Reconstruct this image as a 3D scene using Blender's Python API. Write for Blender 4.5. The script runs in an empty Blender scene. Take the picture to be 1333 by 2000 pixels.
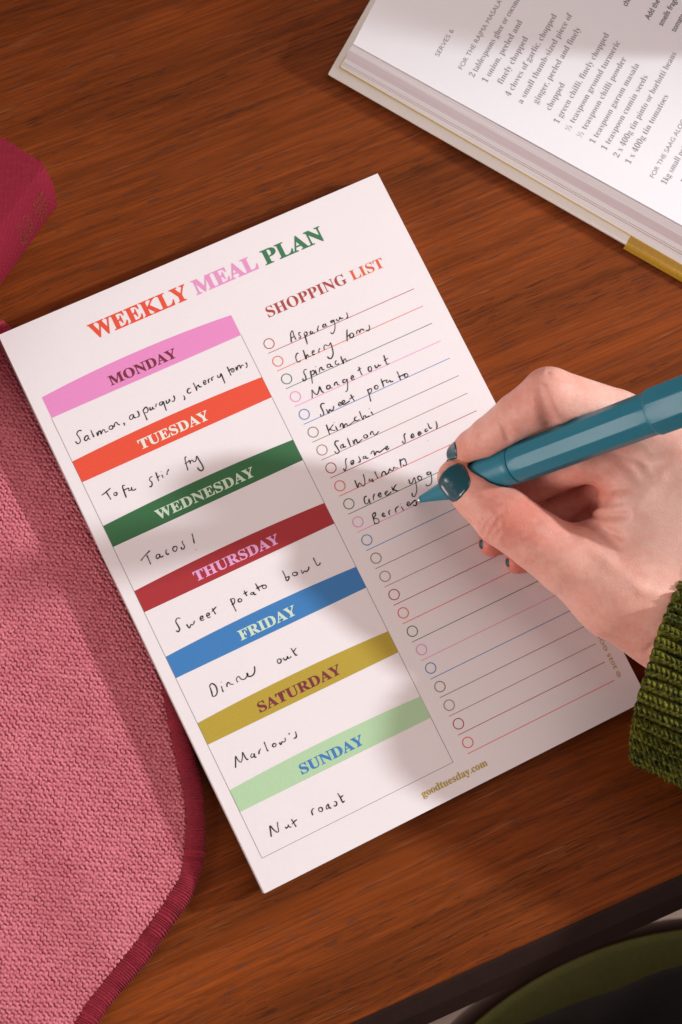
import bpy, bmesh, math, random
import numpy as np
from mathutils import Vector, Matrix
random.seed(7); rng = np.random.default_rng(7)
sc = bpy.context.scene
COL = sc.collection
S = 0.001                                   # everything below is measured in millimetres

# ------------------------------------------------------------------ camera
# notepad frame: x along its top edge, y up the sheet, z out of the paper, origin at its top left corner
PAD_T = 8.0
TILT = math.atan(3.5 / 148.0)               # the left side of the pad rests on the placemat
M_PAD = (Matrix.Rotation(math.radians(23.5), 4, 'Z') @ Matrix.Translation((148, 0, 8.2)) @
         Matrix.Rotation(TILT, 4, 'Y') @ Matrix.Translation((-148, 0, 0)))
Rcv = Matrix(((0.8894364722808912, -0.4416108022647714, 0.11782470496287473),
              (-0.41474359758887747, -0.8881425813271406, -0.19796591497679608),
              (0.19206902414381866, 0.12721106302766966, -0.9731016572834583)))
Tcv = Vector((-118.08616511106533, -60.680580848391706, 640.8398959126098))
FPX = 3631.346
E4 = Rcv.to_4x4(); E4.translation = Tcv
CAMW = M_PAD @ E4.inverted() @ Matrix.Diagonal((1, -1, -1, 1))   # camera pose in millimetres
camd = bpy.data.cameras.new('camera'); cam = bpy.data.objects.new('camera', camd); COL.objects.link(cam)
cm = CAMW.copy(); cm.translation = CAMW.translation * S
cam.matrix_world = cm
camd.sensor_fit = 'VERTICAL'; camd.sensor_height = 36.0; camd.sensor_width = 24.0
camd.lens = FPX / 2000.0 * 36.0
camd.clip_start = 0.02; camd.clip_end = 20
camd.dof.use_dof = True; camd.dof.focus_distance = 0.638; camd.dof.aperture_fstop = camd.lens / 4.2
sc.camera = cam
CO = CAMW.translation.copy(); CR = CAMW.to_3x3()

def at(px, py, z):
    """the point at height z (mm above the table) that the photograph shows at this pixel"""
    d = CR @ Vector(((px - 666.5) / FPX, -(py - 1000) / FPX, -1))
    s = (z - CO.z) / d.z
    return CO + d * s

# ------------------------------------------------------------------ light
ELEV = math.radians(26.5)
LDIR = Vector((-math.cos(ELEV), -0.17 * math.cos(ELEV), -math.sin(ELEV))).normalized()
tgt = at(660, 1060, 8)
key = bpy.data.lights.new('key_lamp', 'SPOT'); ko = bpy.data.objects.new('key_lamp', key); COL.objects.link(ko)
KD = 1900.0
ko.location = (tgt - LDIR * KD) * S
ko.rotation_euler = LDIR.to_track_quat('-Z', 'Y').to_euler()
key.energy = 148; key.spot_size = math.radians(14.0); key.spot_blend = 0.62; key.shadow_soft_size = 0.058
key.color = (0.90, 0.965, 1.0)
fill = bpy.data.lights.new('large_window_softbox', 'AREA'); fo = bpy.data.objects.new('large_window_softbox', fill); COL.objects.link(fo)
fill.shape = 'RECTANGLE'; fill.size = 1.5; fill.size_y = 1.2
fpos = Vector((760, 380, 980)); fo.location = fpos * S
fo.rotation_euler = (Vector((100, -150, 0)) - fpos).to_track_quat('-Z', 'Y').to_euler()
fill.energy = 8.4; fill.color = (1.0, 0.84, 0.79)
side = bpy.data.lights.new('window_softbox', 'AREA'); so_ = bpy.data.objects.new('window_softbox', side); COL.objects.link(so_)
side.shape = 'RECTANGLE'; side.size = 0.8; side.size_y = 0.55
spos = Vector((-1150, -560, 430)); so_.location = spos * S
so_.rotation_euler = (Vector((120, -150, 20)) - spos).to_track_quat('-Z', 'Y').to_euler()
side.energy = 14.0; side.color = (1.0, 0.91, 0.88)
w = bpy.data.worlds.new('World'); sc.world = w; w.use_nodes = True
w.node_tree.nodes['Background'].inputs[0].default_value = (1.0, 0.81, 0.76, 1)
w.node_tree.nodes['Background'].inputs[1].default_value = 0.180
sc.view_settings.view_transform = 'Standard'; sc.view_settings.look = 'None'
sc.view_settings.exposure = 0.0; sc.view_settings.gamma = 1.0
sc.view_settings.use_curve_mapping = False
sc.cycles.max_bounces = 6

# ------------------------------------------------------------------ helpers
def tag(o, label=None, cat=None, group=None, kind=None):
    if label: o['label'] = label
    if cat: o['category'] = cat
    if group: o['group'] = group
    if kind: o['kind'] = kind
    return o

def mesh_obj(name, verts, faces, mat=None, parent=None, smooth=False, scale=S):
    me = bpy.data.meshes.new(name)
    v = np.asarray(verts, dtype=np.float64) * scale
    if isinstance(faces, np.ndarray):
        n = len(faces); k = faces.shape[1]
        me.vertices.add(len(v)); me.vertices.foreach_set('co', v.astype(np.float32).ravel())
        me.loops.add(n * k); me.loops.foreach_set('vertex_index', faces.astype(np.int32).ravel())
        me.polygons.add(n); me.polygons.foreach_set('loop_start', np.arange(0, n * k, k, dtype=np.int32))
        me.polygons.foreach_set('loop_total', np.full(n, k, dtype=np.int32))
        me.update(calc_edges=True); me.validate()
    else:
        me.from_pydata([tuple(p) for p in v], [], faces); me.update()
    if mat: me.materials.append(mat)
    if smooth: me.polygons.foreach_set('use_smooth', [True] * len(me.polygons))
    o = bpy.data.objects.new(name, me); COL.objects.link(o)
    if parent: o.parent = parent
    return o

def empty(name, loc=(0, 0, 0)):
    o = bpy.data.objects.new(name, None); COL.objects.link(o); o.location = Vector(loc) * S
    o.empty_display_size = 0.01
    return o

def fix_normals(o):
    bm = bmesh.new(); bm.from_mesh(o.data); bmesh.ops.recalc_face_normals(bm, faces=bm.faces); bm.to_mesh(o.data); bm.free()
    return o

def bevel(o, wd, seg=2):
    bm = bmesh.new(); bm.from_mesh(o.data)
    bmesh.ops.recalc_face_normals(bm, faces=bm.faces)
    bmesh.ops.bevel(bm, geom=list(bm.edges), offset=wd * S, segments=seg, affect='EDGES', profile=0.6)
    bm.to_mesh(o.data); bm.free(); return o

def prism(name, low, high, mat, parent=None):
    """a closed slab between two matching outlines (lists of points)"""
    n = len(low)
    v = list(low) + list(high)
    f = [list(range(n))[::-1], list(range(n, 2 * n))] + [[i, (i + 1) % n, n + (i + 1) % n, n + i] for i in range(n)]
    return fix_normals(mesh_obj(name, v, f, mat, parent))

def grid_faces(nu, nv, wrap=False):
    i = np.arange(nu - 1)[:, None] * nv; j = np.arange(nv - (0 if wrap else 1))[None, :]
    jn = (j + 1) % nv
    return np.stack([i + j, i + nv + j, i + nv + jn, i + jn], -1).reshape(-1, 4)

# ---- node helpers
def mat_new(name, color=(0.5, 0.5, 0.5), rough=0.5, spec=0.5, sss=0.0, sheen=0.0, coat=0.0, metal=0.0):
    m = bpy.data.materials.new(name); m.use_nodes = True
    b = m.node_tree.nodes['Principled BSDF']
    b.inputs['Base Color'].default_value = (*color, 1); b.inputs['Roughness'].default_value = rough
    b.inputs['Specular IOR Level'].default_value = spec; b.inputs['Metallic'].default_value = metal
    b.inputs['Coat Weight'].default_value = coat; b.inputs['Coat Roughness'].default_value = 0.08
    b.inputs['Sheen Weight'].default_value = sheen
    if sss:
        b.inputs['Subsurface Weight'].default_value = sss
    return m

class N:
    def __init__(s, m): s.t = m.node_tree; s.b = s.t.nodes['Principled BSDF']
    def add(s, ty, **kw):
        n = s.t.nodes.new(ty)
        for k, v in kw.items(): setattr(n, k, v)
        return n
    def link(s, a, b): s.t.links.new(a, b)
    def coord(s, rot=0.0, scale=(1, 1, 1), out='Object'):
        c = s.add('ShaderNodeTexCoord'); mp = s.add('ShaderNodeMapping')
        mp.inputs['Rotation'].default_value = (0, 0, rot); mp.inputs['Scale'].default_value = scale
        s.link(c.outputs[out], mp.inputs[0]); return mp.outputs[0]
    def noise(s, vec, scale, detail=3, rough=0.5, dist=0.0):
        n = s.add('ShaderNodeTexNoise'); n.inputs['Scale'].default_value = scale
        n.inputs['Detail'].default_value = detail; n.inputs['Roughness'].default_value = rough; n.inputs['Distortion'].default_value = dist
        s.link(vec, n.inputs['Vector']); return n.outputs['Fac']
    def ramp(s, fac, stops):
        r = s.add('ShaderNodeValToRGB'); e = r.color_ramp.elements
        while len(e) < len(stops): e.new(0.5)
        for el, (p, c) in zip(e, stops):
            el.position = p; el.color = (*c, 1) if len(c) == 3 else c
        s.link(fac, r.inputs[0]); return r.outputs[0]
    def mix(s, fac, a, b, mode='MIX'):
        m = s.add('ShaderNodeMix', data_type='RGBA', blend_type=mode)
        for sock, v in ((m.inputs[0], fac), (m.inputs[6], a), (m.inputs[7], b)):
            if isinstance(v, (int, float)): sock.default_value = v
            elif isinstance(v, tuple): sock.default_value = (*v, 1)
            else: s.link(v, sock)
        return m.outputs[2]
    def math(s, op, a, b=0.0):
        m = s.add('ShaderNodeMath', operation=op)
        for sock, v in ((m.inputs[0], a), (m.inputs[1], b)):
            if isinstance(v, (int, float)): sock.default_value = v
            else: s.link(v, sock)
        return m.outputs[0]
    def bump(s, h, strength, dist=0.001):
        b = s.add('ShaderNodeBump'); b.inputs['Strength'].default_value = strength; b.inputs['Distance'].default_value = dist
        s.link(h, b.inputs['Height']); s.link(b.outputs[0], s.b.inputs['Normal'])
    def base(s, c): s.link(c, s.b.inputs['Base Color'])

# ------------------------------------------------------------------ materials
GRAIN = math.atan2(-(at(1333, 1708, 0) - at(900, 1903, 0)).y, (at(1333, 1708, 0) - at(900, 1903, 0)).x)
def wood_mat():
    m = mat_new('teak_wood', rough=0.5, spec=0.07); n = N(m)
    v = n.coord(GRAIN - 0.012)
    wv = n.add('ShaderNodeTexNoise'); wv.inputs['Scale'].default_value = 9; wv.inputs['Detail'].default_value = 2; n.link(v, wv.inputs['Vector'])
    sub = n.add('ShaderNodeVectorMath', operation='MULTIPLY_ADD'); n.link(wv.outputs['Color'], sub.inputs[0]); sub.inputs[1].default_value = (0, 0.006, 0); n.link(v, sub.inputs[2])
    v2 = sub.outputs[0]
    def st(sx, sy):
        mp = n.add('ShaderNodeMapping'); mp.inputs['Scale'].default_value = (sx, sy, 1); n.link(v2, mp.inputs[0]); return mp.outputs[0]
    broad = n.noise(st(3, 30), 1.0, 3, 0.55, 0.3)
    mid = n.noise(st(7, 230), 1.0, 4, 0.62, 0.5)
    fine = n.noise(st(26, 1000), 1.0, 4, 0.62, 0.3)
    hair = n.noise(st(70, 2600), 1.0, 2, 0.5, 0.2)
    a = n.ramp(broad, [(0.30, (0.150, 0.035, 0.0075)), (0.50, (0.225, 0.049, 0.0088)), (0.70, (0.290, 0.063, 0.0108))])
    b = n.ramp(mid, [(0.28, (0.60, 0.58, 0.58)), (0.46, (0.90, 0.90, 0.90)), (0.58, (1.0, 1.0, 1.0)), (0.74, (1.28, 1.26, 1.2))])
    c = n.mix(0.85, a, b, 'MULTIPLY')
    d = n.ramp(fine, [(0.28, (0.58, 0.58, 0.60)), (0.45, (0.92, 0.92, 0.92)), (0.72, (1.25, 1.25, 1.25))])
    c = n.mix(0.85, c, d, 'MULTIPLY')
    ring = n.noise(st(5, 95), 1.0, 3, 0.5, 0.2)          # thin darker growth lines
    rl = n.ramp(ring, [(0.44, (0, 0, 0)), (0.475, (1, 1, 1)), (0.49, (0, 0, 0)), (0.53, (0, 0, 0)), (0.545, (1, 1, 1)), (0.575, (0, 0, 0))])
    c = n.mix(n.math('MULTIPLY', rl, 0.34), c, (0.075, 0.019, 0.006))
    po = n.noise(st(105, 1700), 1.0, 2, 0.55)          # open pores: short dark dashes along the grain
    zone = n.noise(st(12, 170), 1.0, 2, 0.5)
    pm = n.math('MULTIPLY', n.ramp(po, [(0.575, (0, 0, 0)), (0.615, (1, 1, 1))]), n.ramp(zone, [(0.40, (0, 0, 0)), (0.52, (1, 1, 1))]))
    pc = n.ramp(broad, [(0.42, (0.030, 0.013, 0.009)), (0.62, (0.085, 0.050, 0.042))])
    c = n.mix(n.math('MULTIPLY', pm, 0.58), c, pc)
    zone2 = n.noise(st(15, 240), 1.0, 2, 0.5)
    pm2 = n.math('MULTIPLY', n.ramp(hair, [(0.56, (0, 0, 0)), (0.66, (1, 1, 1))]), n.ramp(zone2, [(0.56, (0, 0, 0)), (0.68, (1, 1, 1))]))
    c = n.mix(n.math('MULTIPLY', pm2, 0.42), c, (0.40, 0.19, 0.085))
    n.base(c)
    h = n.math('SUBTRACT', n.math('ADD', n.math('MULTIPLY', fine, 0.5), n.math('MULTIPLY', hair, 0.3)), n.math('MULTIPLY', pm, 0.8))
    n.bump(h, 0.3, 0.0004)
    rr = n.add('ShaderNodeMapRange'); n.link(mid, rr.inputs[0]); rr.inputs[3].default_value = 0.36; rr.inputs[4].default_value = 0.52
    n.link(rr.outputs[0], n.b.inputs['Roughness'])
    return m

def paper_mat(name, col, rough=0.62, amt=0.05):
    m = mat_new(name, col, rough, 0.3); n = N(m)
    v = n.coord()
    f = n.noise(v, 900, 4, 0.65); g = n.noise(v, 60, 2)
    lo = tuple(c * (1 - amt) for c in col)
    n.base(n.mix(n.ramp(n.math('ADD', n.math('MULTIPLY', f, 0.7), n.math('MULTIPLY', g, 0.3)), [(0.35, (0, 0, 0)), (0.65, (1, 1, 1))]), lo, col))
    n.bump(f, 0.12, 0.0002)
    return m

def ink_mat(name, col):
    m = mat_new(name, col, 0.6, 0.25); n = N(m)
    f = n.noise(n.coord(), 2200, 3, 0.7)
    n.base(n.mix(n.ramp(f, [(0.35, (0, 0, 0)), (0.7, (1, 1, 1))]), tuple(c * 0.95 for c in col), tuple(min(1, c * 1.04 + 0.006) for c in col)))
    return m

def skin_mat():
    m = mat_new('skin', rough=0.42, spec=0.35, sss=0.45); n = N(m)
    n.b.inputs['Subsurface Radius'].default_value = (1.0, 0.36, 0.22); n.b.inputs['Subsurface Scale'].default_value = 0.0011
    v = n.coord()
    a = n.add('ShaderNodeVertexColor', layer_name='redness')
    sep = n.add('ShaderNodeSeparateColor'); n.link(a.outputs[0], sep.inputs[0])
    big = n.noise(v, 75, 4, 0.65); mott = n.noise(v, 420, 4, 0.7); pore = n.noise(v, 2600, 3, 0.6)
    red = n.math('ADD', sep.outputs[0], n.math('MULTIPLY', n.math('SUBTRACT', big, 0.5), 0.65))
    red = n.math('ADD', red, n.math('MULTIPLY', n.math('SUBTRACT', mott, 0.5), 0.5))
    c = n.ramp(red, [(0.0, (0.82, 0.53, 0.44)), (0.30, (0.79, 0.41, 0.33)), (0.68, (0.70, 0.255, 0.19)), (1.0, (0.62, 0.18, 0.13))])
    c = n.mix(n.math('MULTIPLY', sep.outputs[1], 0.75), c, (0.72, 0.42, 0.20))  # yellow light painted into the colour at the thumb tip
    n.base(c)
    vo = n.add('ShaderNodeTexVoronoi', feature='DISTANCE_TO_EDGE'); vo.inputs['Scale'].default_value = 1000; n.link(v, vo.inputs['Vector'])
    cr = n.ramp(vo.outputs['Distance'], [(0.0, (0, 0, 0)), (0.22, (1, 1, 1))])
    n.bump(n.math('ADD', n.math('MULTIPLY', cr, 0.5), n.math('ADD', n.math('MULTIPLY', pore, 0.6), n.math('MULTIPLY', mott, 0.7))), 0.20, 0.0004)
    rr = n.add('ShaderNodeMapRange'); n.link(mott, rr.inputs[0]); rr.inputs[3].default_value = 0.36; rr.inputs[4].default_value = 0.52
    n.link(rr.outputs[0], n.b.inputs['Roughness'])
    return m

def yarn_mat(name, dark, light, scale=700, rough=0.85, sheen=0.25, lo=0.35, hi=0.65):
    m = mat_new(name, light, rough, 0.15, sheen=sheen); n = N(m)
    v = n.coord()
    f = n.noise(v, scale, 4, 0.7); g = n.noise(v, scale * 0.12, 2)
    n.base(n.ramp(n.math('ADD', n.math('MULTIPLY', f, 0.75), n.math('MULTIPLY', g, 0.25)), [(lo, dark), (hi, light)]))
    n.bump(n.noise(v, scale * 3.5, 3, 0.7), 0.5, 0.0003)
    return m

WOOD = wood_mat()
PAPER = paper_mat('pad_paper', (0.86, 0.79, 0.80), amt=0.03)
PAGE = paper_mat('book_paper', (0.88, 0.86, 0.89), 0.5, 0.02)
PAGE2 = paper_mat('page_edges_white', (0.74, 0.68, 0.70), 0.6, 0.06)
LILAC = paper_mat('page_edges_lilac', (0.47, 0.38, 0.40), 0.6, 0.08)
CREAM = paper_mat('cover_cream', (0.86, 0.81, 0.75), 0.4, 0.04)
SKIN = skin_mat()
INK = ink_mat('ballpoint_ink', (0.022, 0.016, 0.020))
BKINK = ink_mat('book_ink', (0.27, 0.255, 0.265))

# ------------------------------------------------------------------ table and floor
e0, e1 = at(900, 1903, 0), at(1333, 1708, 0)
ed = (e1 - e0).normalized(); en = Vector((-ed.y, ed.x, 0))
A = e0 - ed * 420; B = e0 + ed * 560
T_TH = 17.0
low = [A + Vector((0, 0, -T_TH)), B + Vector((0, 0, -T_TH)), B + en * 620 + Vector((0, 0, -T_TH)), A + en * 620 + Vector((0, 0, -T_TH))]
for k in range(1): pass
def lower_edge_thickness():
    # slab thickness so that its lower edge shows where the photograph has it
    best = min(range(8, 45), key=lambda t: abs(proj_y(e0 + Vector((0, 0, -t)), 900) - 1971))
    return float(best)
def proj(p):
    q = CAMW.inverted() @ p
    return 666.5 + FPX * q.x / -q.z, 1000 - FPX * q.y / -q.z
def proj_y(p, x0):
    x, y = proj(p); return y + (x - x0) * (195.0 / 433.0)
T_TH = 24.0
low = [Vector((p.x, p.y, -T_TH)) for p in low]
table = empty('table', (0, 0, 0))
tag(table, 'reddish brown wooden table with long straight grain under the notepad', 'table')
top = prism('table_top', low, [Vector((p.x, p.y, 0)) for p in low], WOOD, table); bevel(top, 1.2, 3)
# dark moulding along the front: flares outwards towards its lower edge
DARKW = paper_mat('dark_brown_wood', (0.040, 0.017, 0.013), 0.5, 0.4)
lowp = at(900, 1971, -20); outw = (lowp - e0).dot(-en)
mprof = [(0.05, -1.6), (1.2, -2.4), (outw * 0.55, -9.5), (outw - 0.8, -18.5), (outw, -20), (outw - 1.0, -23), (0.05, -23.5)]
mv = [A + ed * 1 - en * a + Vector((0, 0, z)) for a, z in mprof] + [B - ed * 1 - en * a + Vector((0, 0, z)) for a, z in mprof]
nm = len(mprof)
fix_normals(mesh_obj('edge_moulding', mv, [[i, (i + 1) % nm, nm + (i + 1) % nm, nm + i] for i in range(nm)] + [list(range(nm)), list(range(nm, 2 * nm))], DARKW, table))
LEG = mat_new('dark_leg_wood', (0.05, 0.018, 0.01), 0.5)
for p in (low[0] + ed * 60 + en * 60, low[1] - ed * 60 + en * 60, low[2] - ed * 60 - en * 60, low[3] + ed * 60 - en * 60):
    q = [p + ed * a + en * b for a, b in ((-20, -20), (20, -20), (20, 20), (-20, 20))]
    prism('leg', [Vector((v.x, v.y, -720)) for v in q], [Vector((v.x, v.y, -T_TH - 0.5)) for v in q], LEG, table)
FLOOR = paper_mat('floor_beige', (0.80, 0.65, 0.57), 0.6, 0.1)
fl = mesh_obj('floor', [(-1600, -1600, -720), (1600, -1600, -720), (1600, 1600, -720), (-1600, 1600, -720)], [[0, 1, 2, 3]], FLOOR)
tag(fl, kind='structure')

# ------------------------------------------------------------------ notepad
pad = bpy.data.objects.new('notepad', None); COL.objects.link(pad); pad.empty_display_size = 0.01
mp = M_PAD.copy(); mp.translation = M_PAD.translation * S; pad.matrix_world = mp
tag(pad, 'white weekly meal planner notepad with coloured day bands lying on the table', 'notepad')
def rect(x0, x1, y0, y1, z): return [Vector((x0, y0, z)), Vector((x1, y0, z)), Vector((x1, y1, z)), Vector((x0, y1, z))]
PW, PH = 147.6, 210.2
EDGE = paper_mat('pad_edges', (0.72, 0.63, 0.62), 0.7, 0.15)
prism('backing_board', rect(0, PW, -PH, 0, -PAD_T), rect(0, PW, -PH, 0, -PAD_T + 0.8), mat_new('grey_board', (0.30, 0.26, 0.23), 0.8), pad)
prism('sheet_block', rect(0.15, PW - 0.15, -PH + 0.15, -0.15, -PAD_T + 0.81), rect(0.15, PW - 0.15, -PH + 0.15, -0.15, -0.02), EDGE, pad)
nx, ny = 40, 56
gx = np.linspace(0, PW, nx); gy = np.linspace(0, -PH, ny)
def curl(x, y):
    """the top sheet lifts a hair at its top left and bottom left corners"""
    return 0.9 * np.exp(-((x / 38.0) ** 2 + (y / 42.0) ** 2)) + 0.5 * np.exp(-(((x) / 30.0) ** 2 + ((y + PH) / 40.0) ** 2))
X, Y = np.meshgrid(gx, gy, indexing='ij')
vt = np.stack([X, Y, curl(X, Y)], -1).reshape(-1, 3); vb = vt.copy(); vb[:, 2] -= 0.12
ft = grid_faces(nx, ny)[:, ::-1]
o = mesh_obj('top_sheet', np.vstack([vt]), ft, PAPER, pad, smooth=False)
if o.data.polygons[0].normal.z < 0: o.data.flip_normals()

def flat_obj(name, polys, mat, z, parent, cur=True):
    """flat printed shapes lying on the top sheet; polys are lists of xy points forming quads or polygons"""
    v, f = [], []
    for P in polys:
        b = len(v); v += [(x, y, z + (float(curl(x, y)) if cur else 0)) for x, y in P]; f.append(list(range(b, b + len(P))))
    o = mesh_obj(name, v, f, mat, parent)
    bm = bmesh.new(); bm.from_mesh(o.data)
    for q in bm.faces:
        if q.normal.z < 0: q.normal_flip()
    bm.to_mesh(o.data); bm.free()
    return o

def strip(x0, x1, y0, y1, sag=0.0, n=24):
    q = []
    for i in range(n):
        a, b = i / n, (i + 1) / n
        xa, xb = x0 + (x1 - x0) * a, x0 + (x1 - x0) * b
        sa, sb = sag * (1 - (2 * a - 1) ** 2), sag * (1 - (2 * b - 1) ** 2)
        q.append([(xa, y0), (xb, y0), (xb, y1 + sb), (xa, y1 + sa)])
    return q

def bold(s):
    r = ''
    for c in s:
        if 'A' <= c <= 'Z': r += chr(0x1D400 + ord(c) - 65)
        elif 'a' <= c <= 'z': r += chr(0x1D41A + ord(c) - 97)
        elif '0' <= c <= '9': r += chr(0x1D7CE + ord(c) - 48)
        else: r += c
    return r

def text_verts(s, offset=0.0, spacing=1.0):
    c = bpy.data.curves.new('lettering', 'FONT'); c.body = s; c.size = 1; c.offset = offset; c.space_character = spacing; c.resolution_u = 4
    t = bpy.data.objects.new('lettering', c); COL.objects.link(t)
    dg = bpy.context.evaluated_depsgraph_get()
    me = bpy.data.meshes.new_from_object(t.evaluated_get(dg))
    v = np.array([p.co[:] for p in me.vertices]); f = [list(p.vertices) for p in me.polygons]
    bpy.data.objects.remove(t); bpy.data.curves.remove(c); bpy.data.meshes.remove(me)
    return v, f

CAPH = None
def text_on(name, s, mat, parent, place, x0, x1, cap, offset=0.0, cap_ref=None, spacing=1.0):
    """s is set from x0 to x1 with capitals cap tall; place maps flat coordinates to the surface"""
    v, f = text_verts(s, offset, spacing)
    lo, hi = v[:, 0].min(), v[:, 0].max()
    ref = cap_ref if cap_ref else v[:, 1].max()
    w_ = (x1 - x0) if x1 is not None else (hi - lo) * cap / ref * 0.86
    pts = [place(x0 + (a - lo) / (hi - lo) * w_, b * cap / ref) for a, b in v[:, :2]]
    o = mesh_obj(name, pts, f, mat, parent)
    return o

def on_pad(yb, z=0.05): return lambda a, b: (a, yb + b, z + float(curl(a, yb + b)))

INKS = dict(pink=(0.80, 0.27, 0.56), red=(0.80, 0.085, 0.042), green=(0.042, 0.155, 0.060), maroon=(0.40, 0.030, 0.036),
            blue=(0.050, 0.21, 0.50), olive=(0.48, 0.345, 0.042), mint=(0.46, 0.66, 0.40), wine=(0.20, 0.028, 0.045),
            cream=(0.82, 0.80, 0.70), lilac=(0.80, 0.40, 0.68), title_pink=(0.80, 0.30, 0.56), title_green=(0.045, 0.19, 0.085),
            brick=(0.42, 0.065, 0.055), tan=(0.38, 0.20, 0.14), grey=(0.24, 0.19, 0.19), orange=(0.76, 0.13, 0.05))
IM = {k: ink_mat('ink_' + k, v) for k, v in INKS.items()}
for s, c, x0, x1 in (('WEEKLY', 'red', 29.0, 66.2), ('MEAL', 'title_pink', 68.6, 93.2), ('PLAN', 'title_green', 95.6, 119.3)):
    text_on('title_lettering', bold(s), IM[c], pad, on_pad(-14.75), x0, x1, 5.6, offset=0.014)
text_on('heading_lettering', bold('SHOPPING'), IM['brick'], pad, on_pad(-32.55), 88.2, 119.4, 3.95, offset=0.0)
text_on('heading_lettering', bold('LIST'), IM['orange'], pad, on_pad(-32.55), 121.4, 134.3, 3.75, offset=0.0)
days = (('MONDAY', 'pink', 'wine', 27.6, 53.0, 1.5), ('TUESDAY', 'red', 'cream', 27.2, 53.6, 0.9), ('WEDNESDAY', 'green', 'mint', 22.0, 59.2, 0.9),
        ('THURSDAY', 'maroon', 'lilac', 24.6, 56.6, 0.9), ('FRIDAY', 'blue', 'mint', 29.6, 51.0, 0.9), ('SATURDAY', 'olive', 'wine', 24.8, 55.9, 0.9),
        ('SUNDAY', 'mint', 'blue', 28.4, 52.2, 0.9))
bandw = {'WEDNESDAY': 'cream'}
IM['pale_mint'] = ink_mat('ink_pale_mint', (0.62, 0.76, 0.60))
for k, (d, bc, tc, x0, x1, sag) in enumerate(days):
    yt = -26.2 - 24.75 * k
    b_ = flat_obj('day_band', strip(4.3, 76.4, yt - 8.0, yt, sag), IM[bc], 0.03, pad)
    b_['label'] = {'pink': 'pink', 'red': 'bright red', 'green': 'dark green', 'maroon': 'dark red', 'blue': 'blue', 'olive': 'mustard', 'mint': 'pale mint'}[bc] + ' band headed ' + d
    if tc == 'mint': tc = 'pale_mint'
    text_on('lettering', bold(d), IM[tc], b_, on_pad(yt - 6.0, 0.06), x0, x1, 3.5, offset=0.012)
lw = 0.085
fr = strip(4.2, 76.5, -199.5 - lw, -199.5 + lw) + [[(4.2 - lw, -199.5), (4.2 + lw, -199.5), (4.2 + lw, -34.2), (4.2 - lw, -34.2)], [(76.4 - lw, -199.5), (76.4 + lw, -199.5), (76.4 + lw, -34.2), (76.4 - lw, -34.2)]]
def split(q, n=30):
    (x0, y0), (x1, _), (_, y1), _ = q
    return [[(x0, y0 + (y1 - y0) * i / n), (x1, y0 + (y1 - y0) * i / n), (x1, y0 + (y1 - y0) * (i + 1) / n), (x0, y0 + (y1 - y0) * (i + 1) / n)] for i in range(n)]
fr = fr[:-2] + split(fr[-2]) + split(fr[-1])
flat_obj('column_frame', fr, IM['grey'], 0.02, pad)
cyc = ['maroon', 'red', 'green', 'pink', 'blue', 'olive2', 'tan', 'maroon']
IM['olive2'] = ink_mat('ink_bronze', (0.26, 0.17, 0.09))
seq = ['brick', 'orange', 'green', 'pink', 'blue', 'olive2', 'tan', 'maroon', 'red', 'green', 'pink', 'blue', 'olive2', 'tan', 'maroon', 'red', 'green', 'pink', 'blue', 'olive2', 'tan', 'maroon', 'red']
for k, c in enumerate(seq):
    cy = -41.1 - 7.03 * k; cx = 84.0; q = []
    for i in range(40):
        a, b = 2 * math.pi * i / 40, 2 * math.pi * (i + 1) / 40
        q.append([(cx + r * math.cos(t), cy + r * math.sin(t)) for r, t in ((1.64, a), (1.96, a), (1.96, b), (1.64, b))])
    flat_obj('checkbox_circle', q, IM[c], 0.03, pad)
    ly = -44.2 - 7.045 * k
    flat_obj('ruled_line', strip(82.2, 140.1, ly - 0.12, ly + 0.12, 0, 16), IM[c], 0.022, pad)
text_on('web_address', bold('goodtuesday.com'), IM['olive'], pad, on_pad(-205.6), 61.8, 86.8, 2.4, offset=0.012)
text_on('copyright_line', '© 2025 GOOD TUESDAY', IM['olive'], pad, lambda a, b: (142.9 - b, a, 0.05), -199.1, -165.5, 1.25, offset=0.006)

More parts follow.
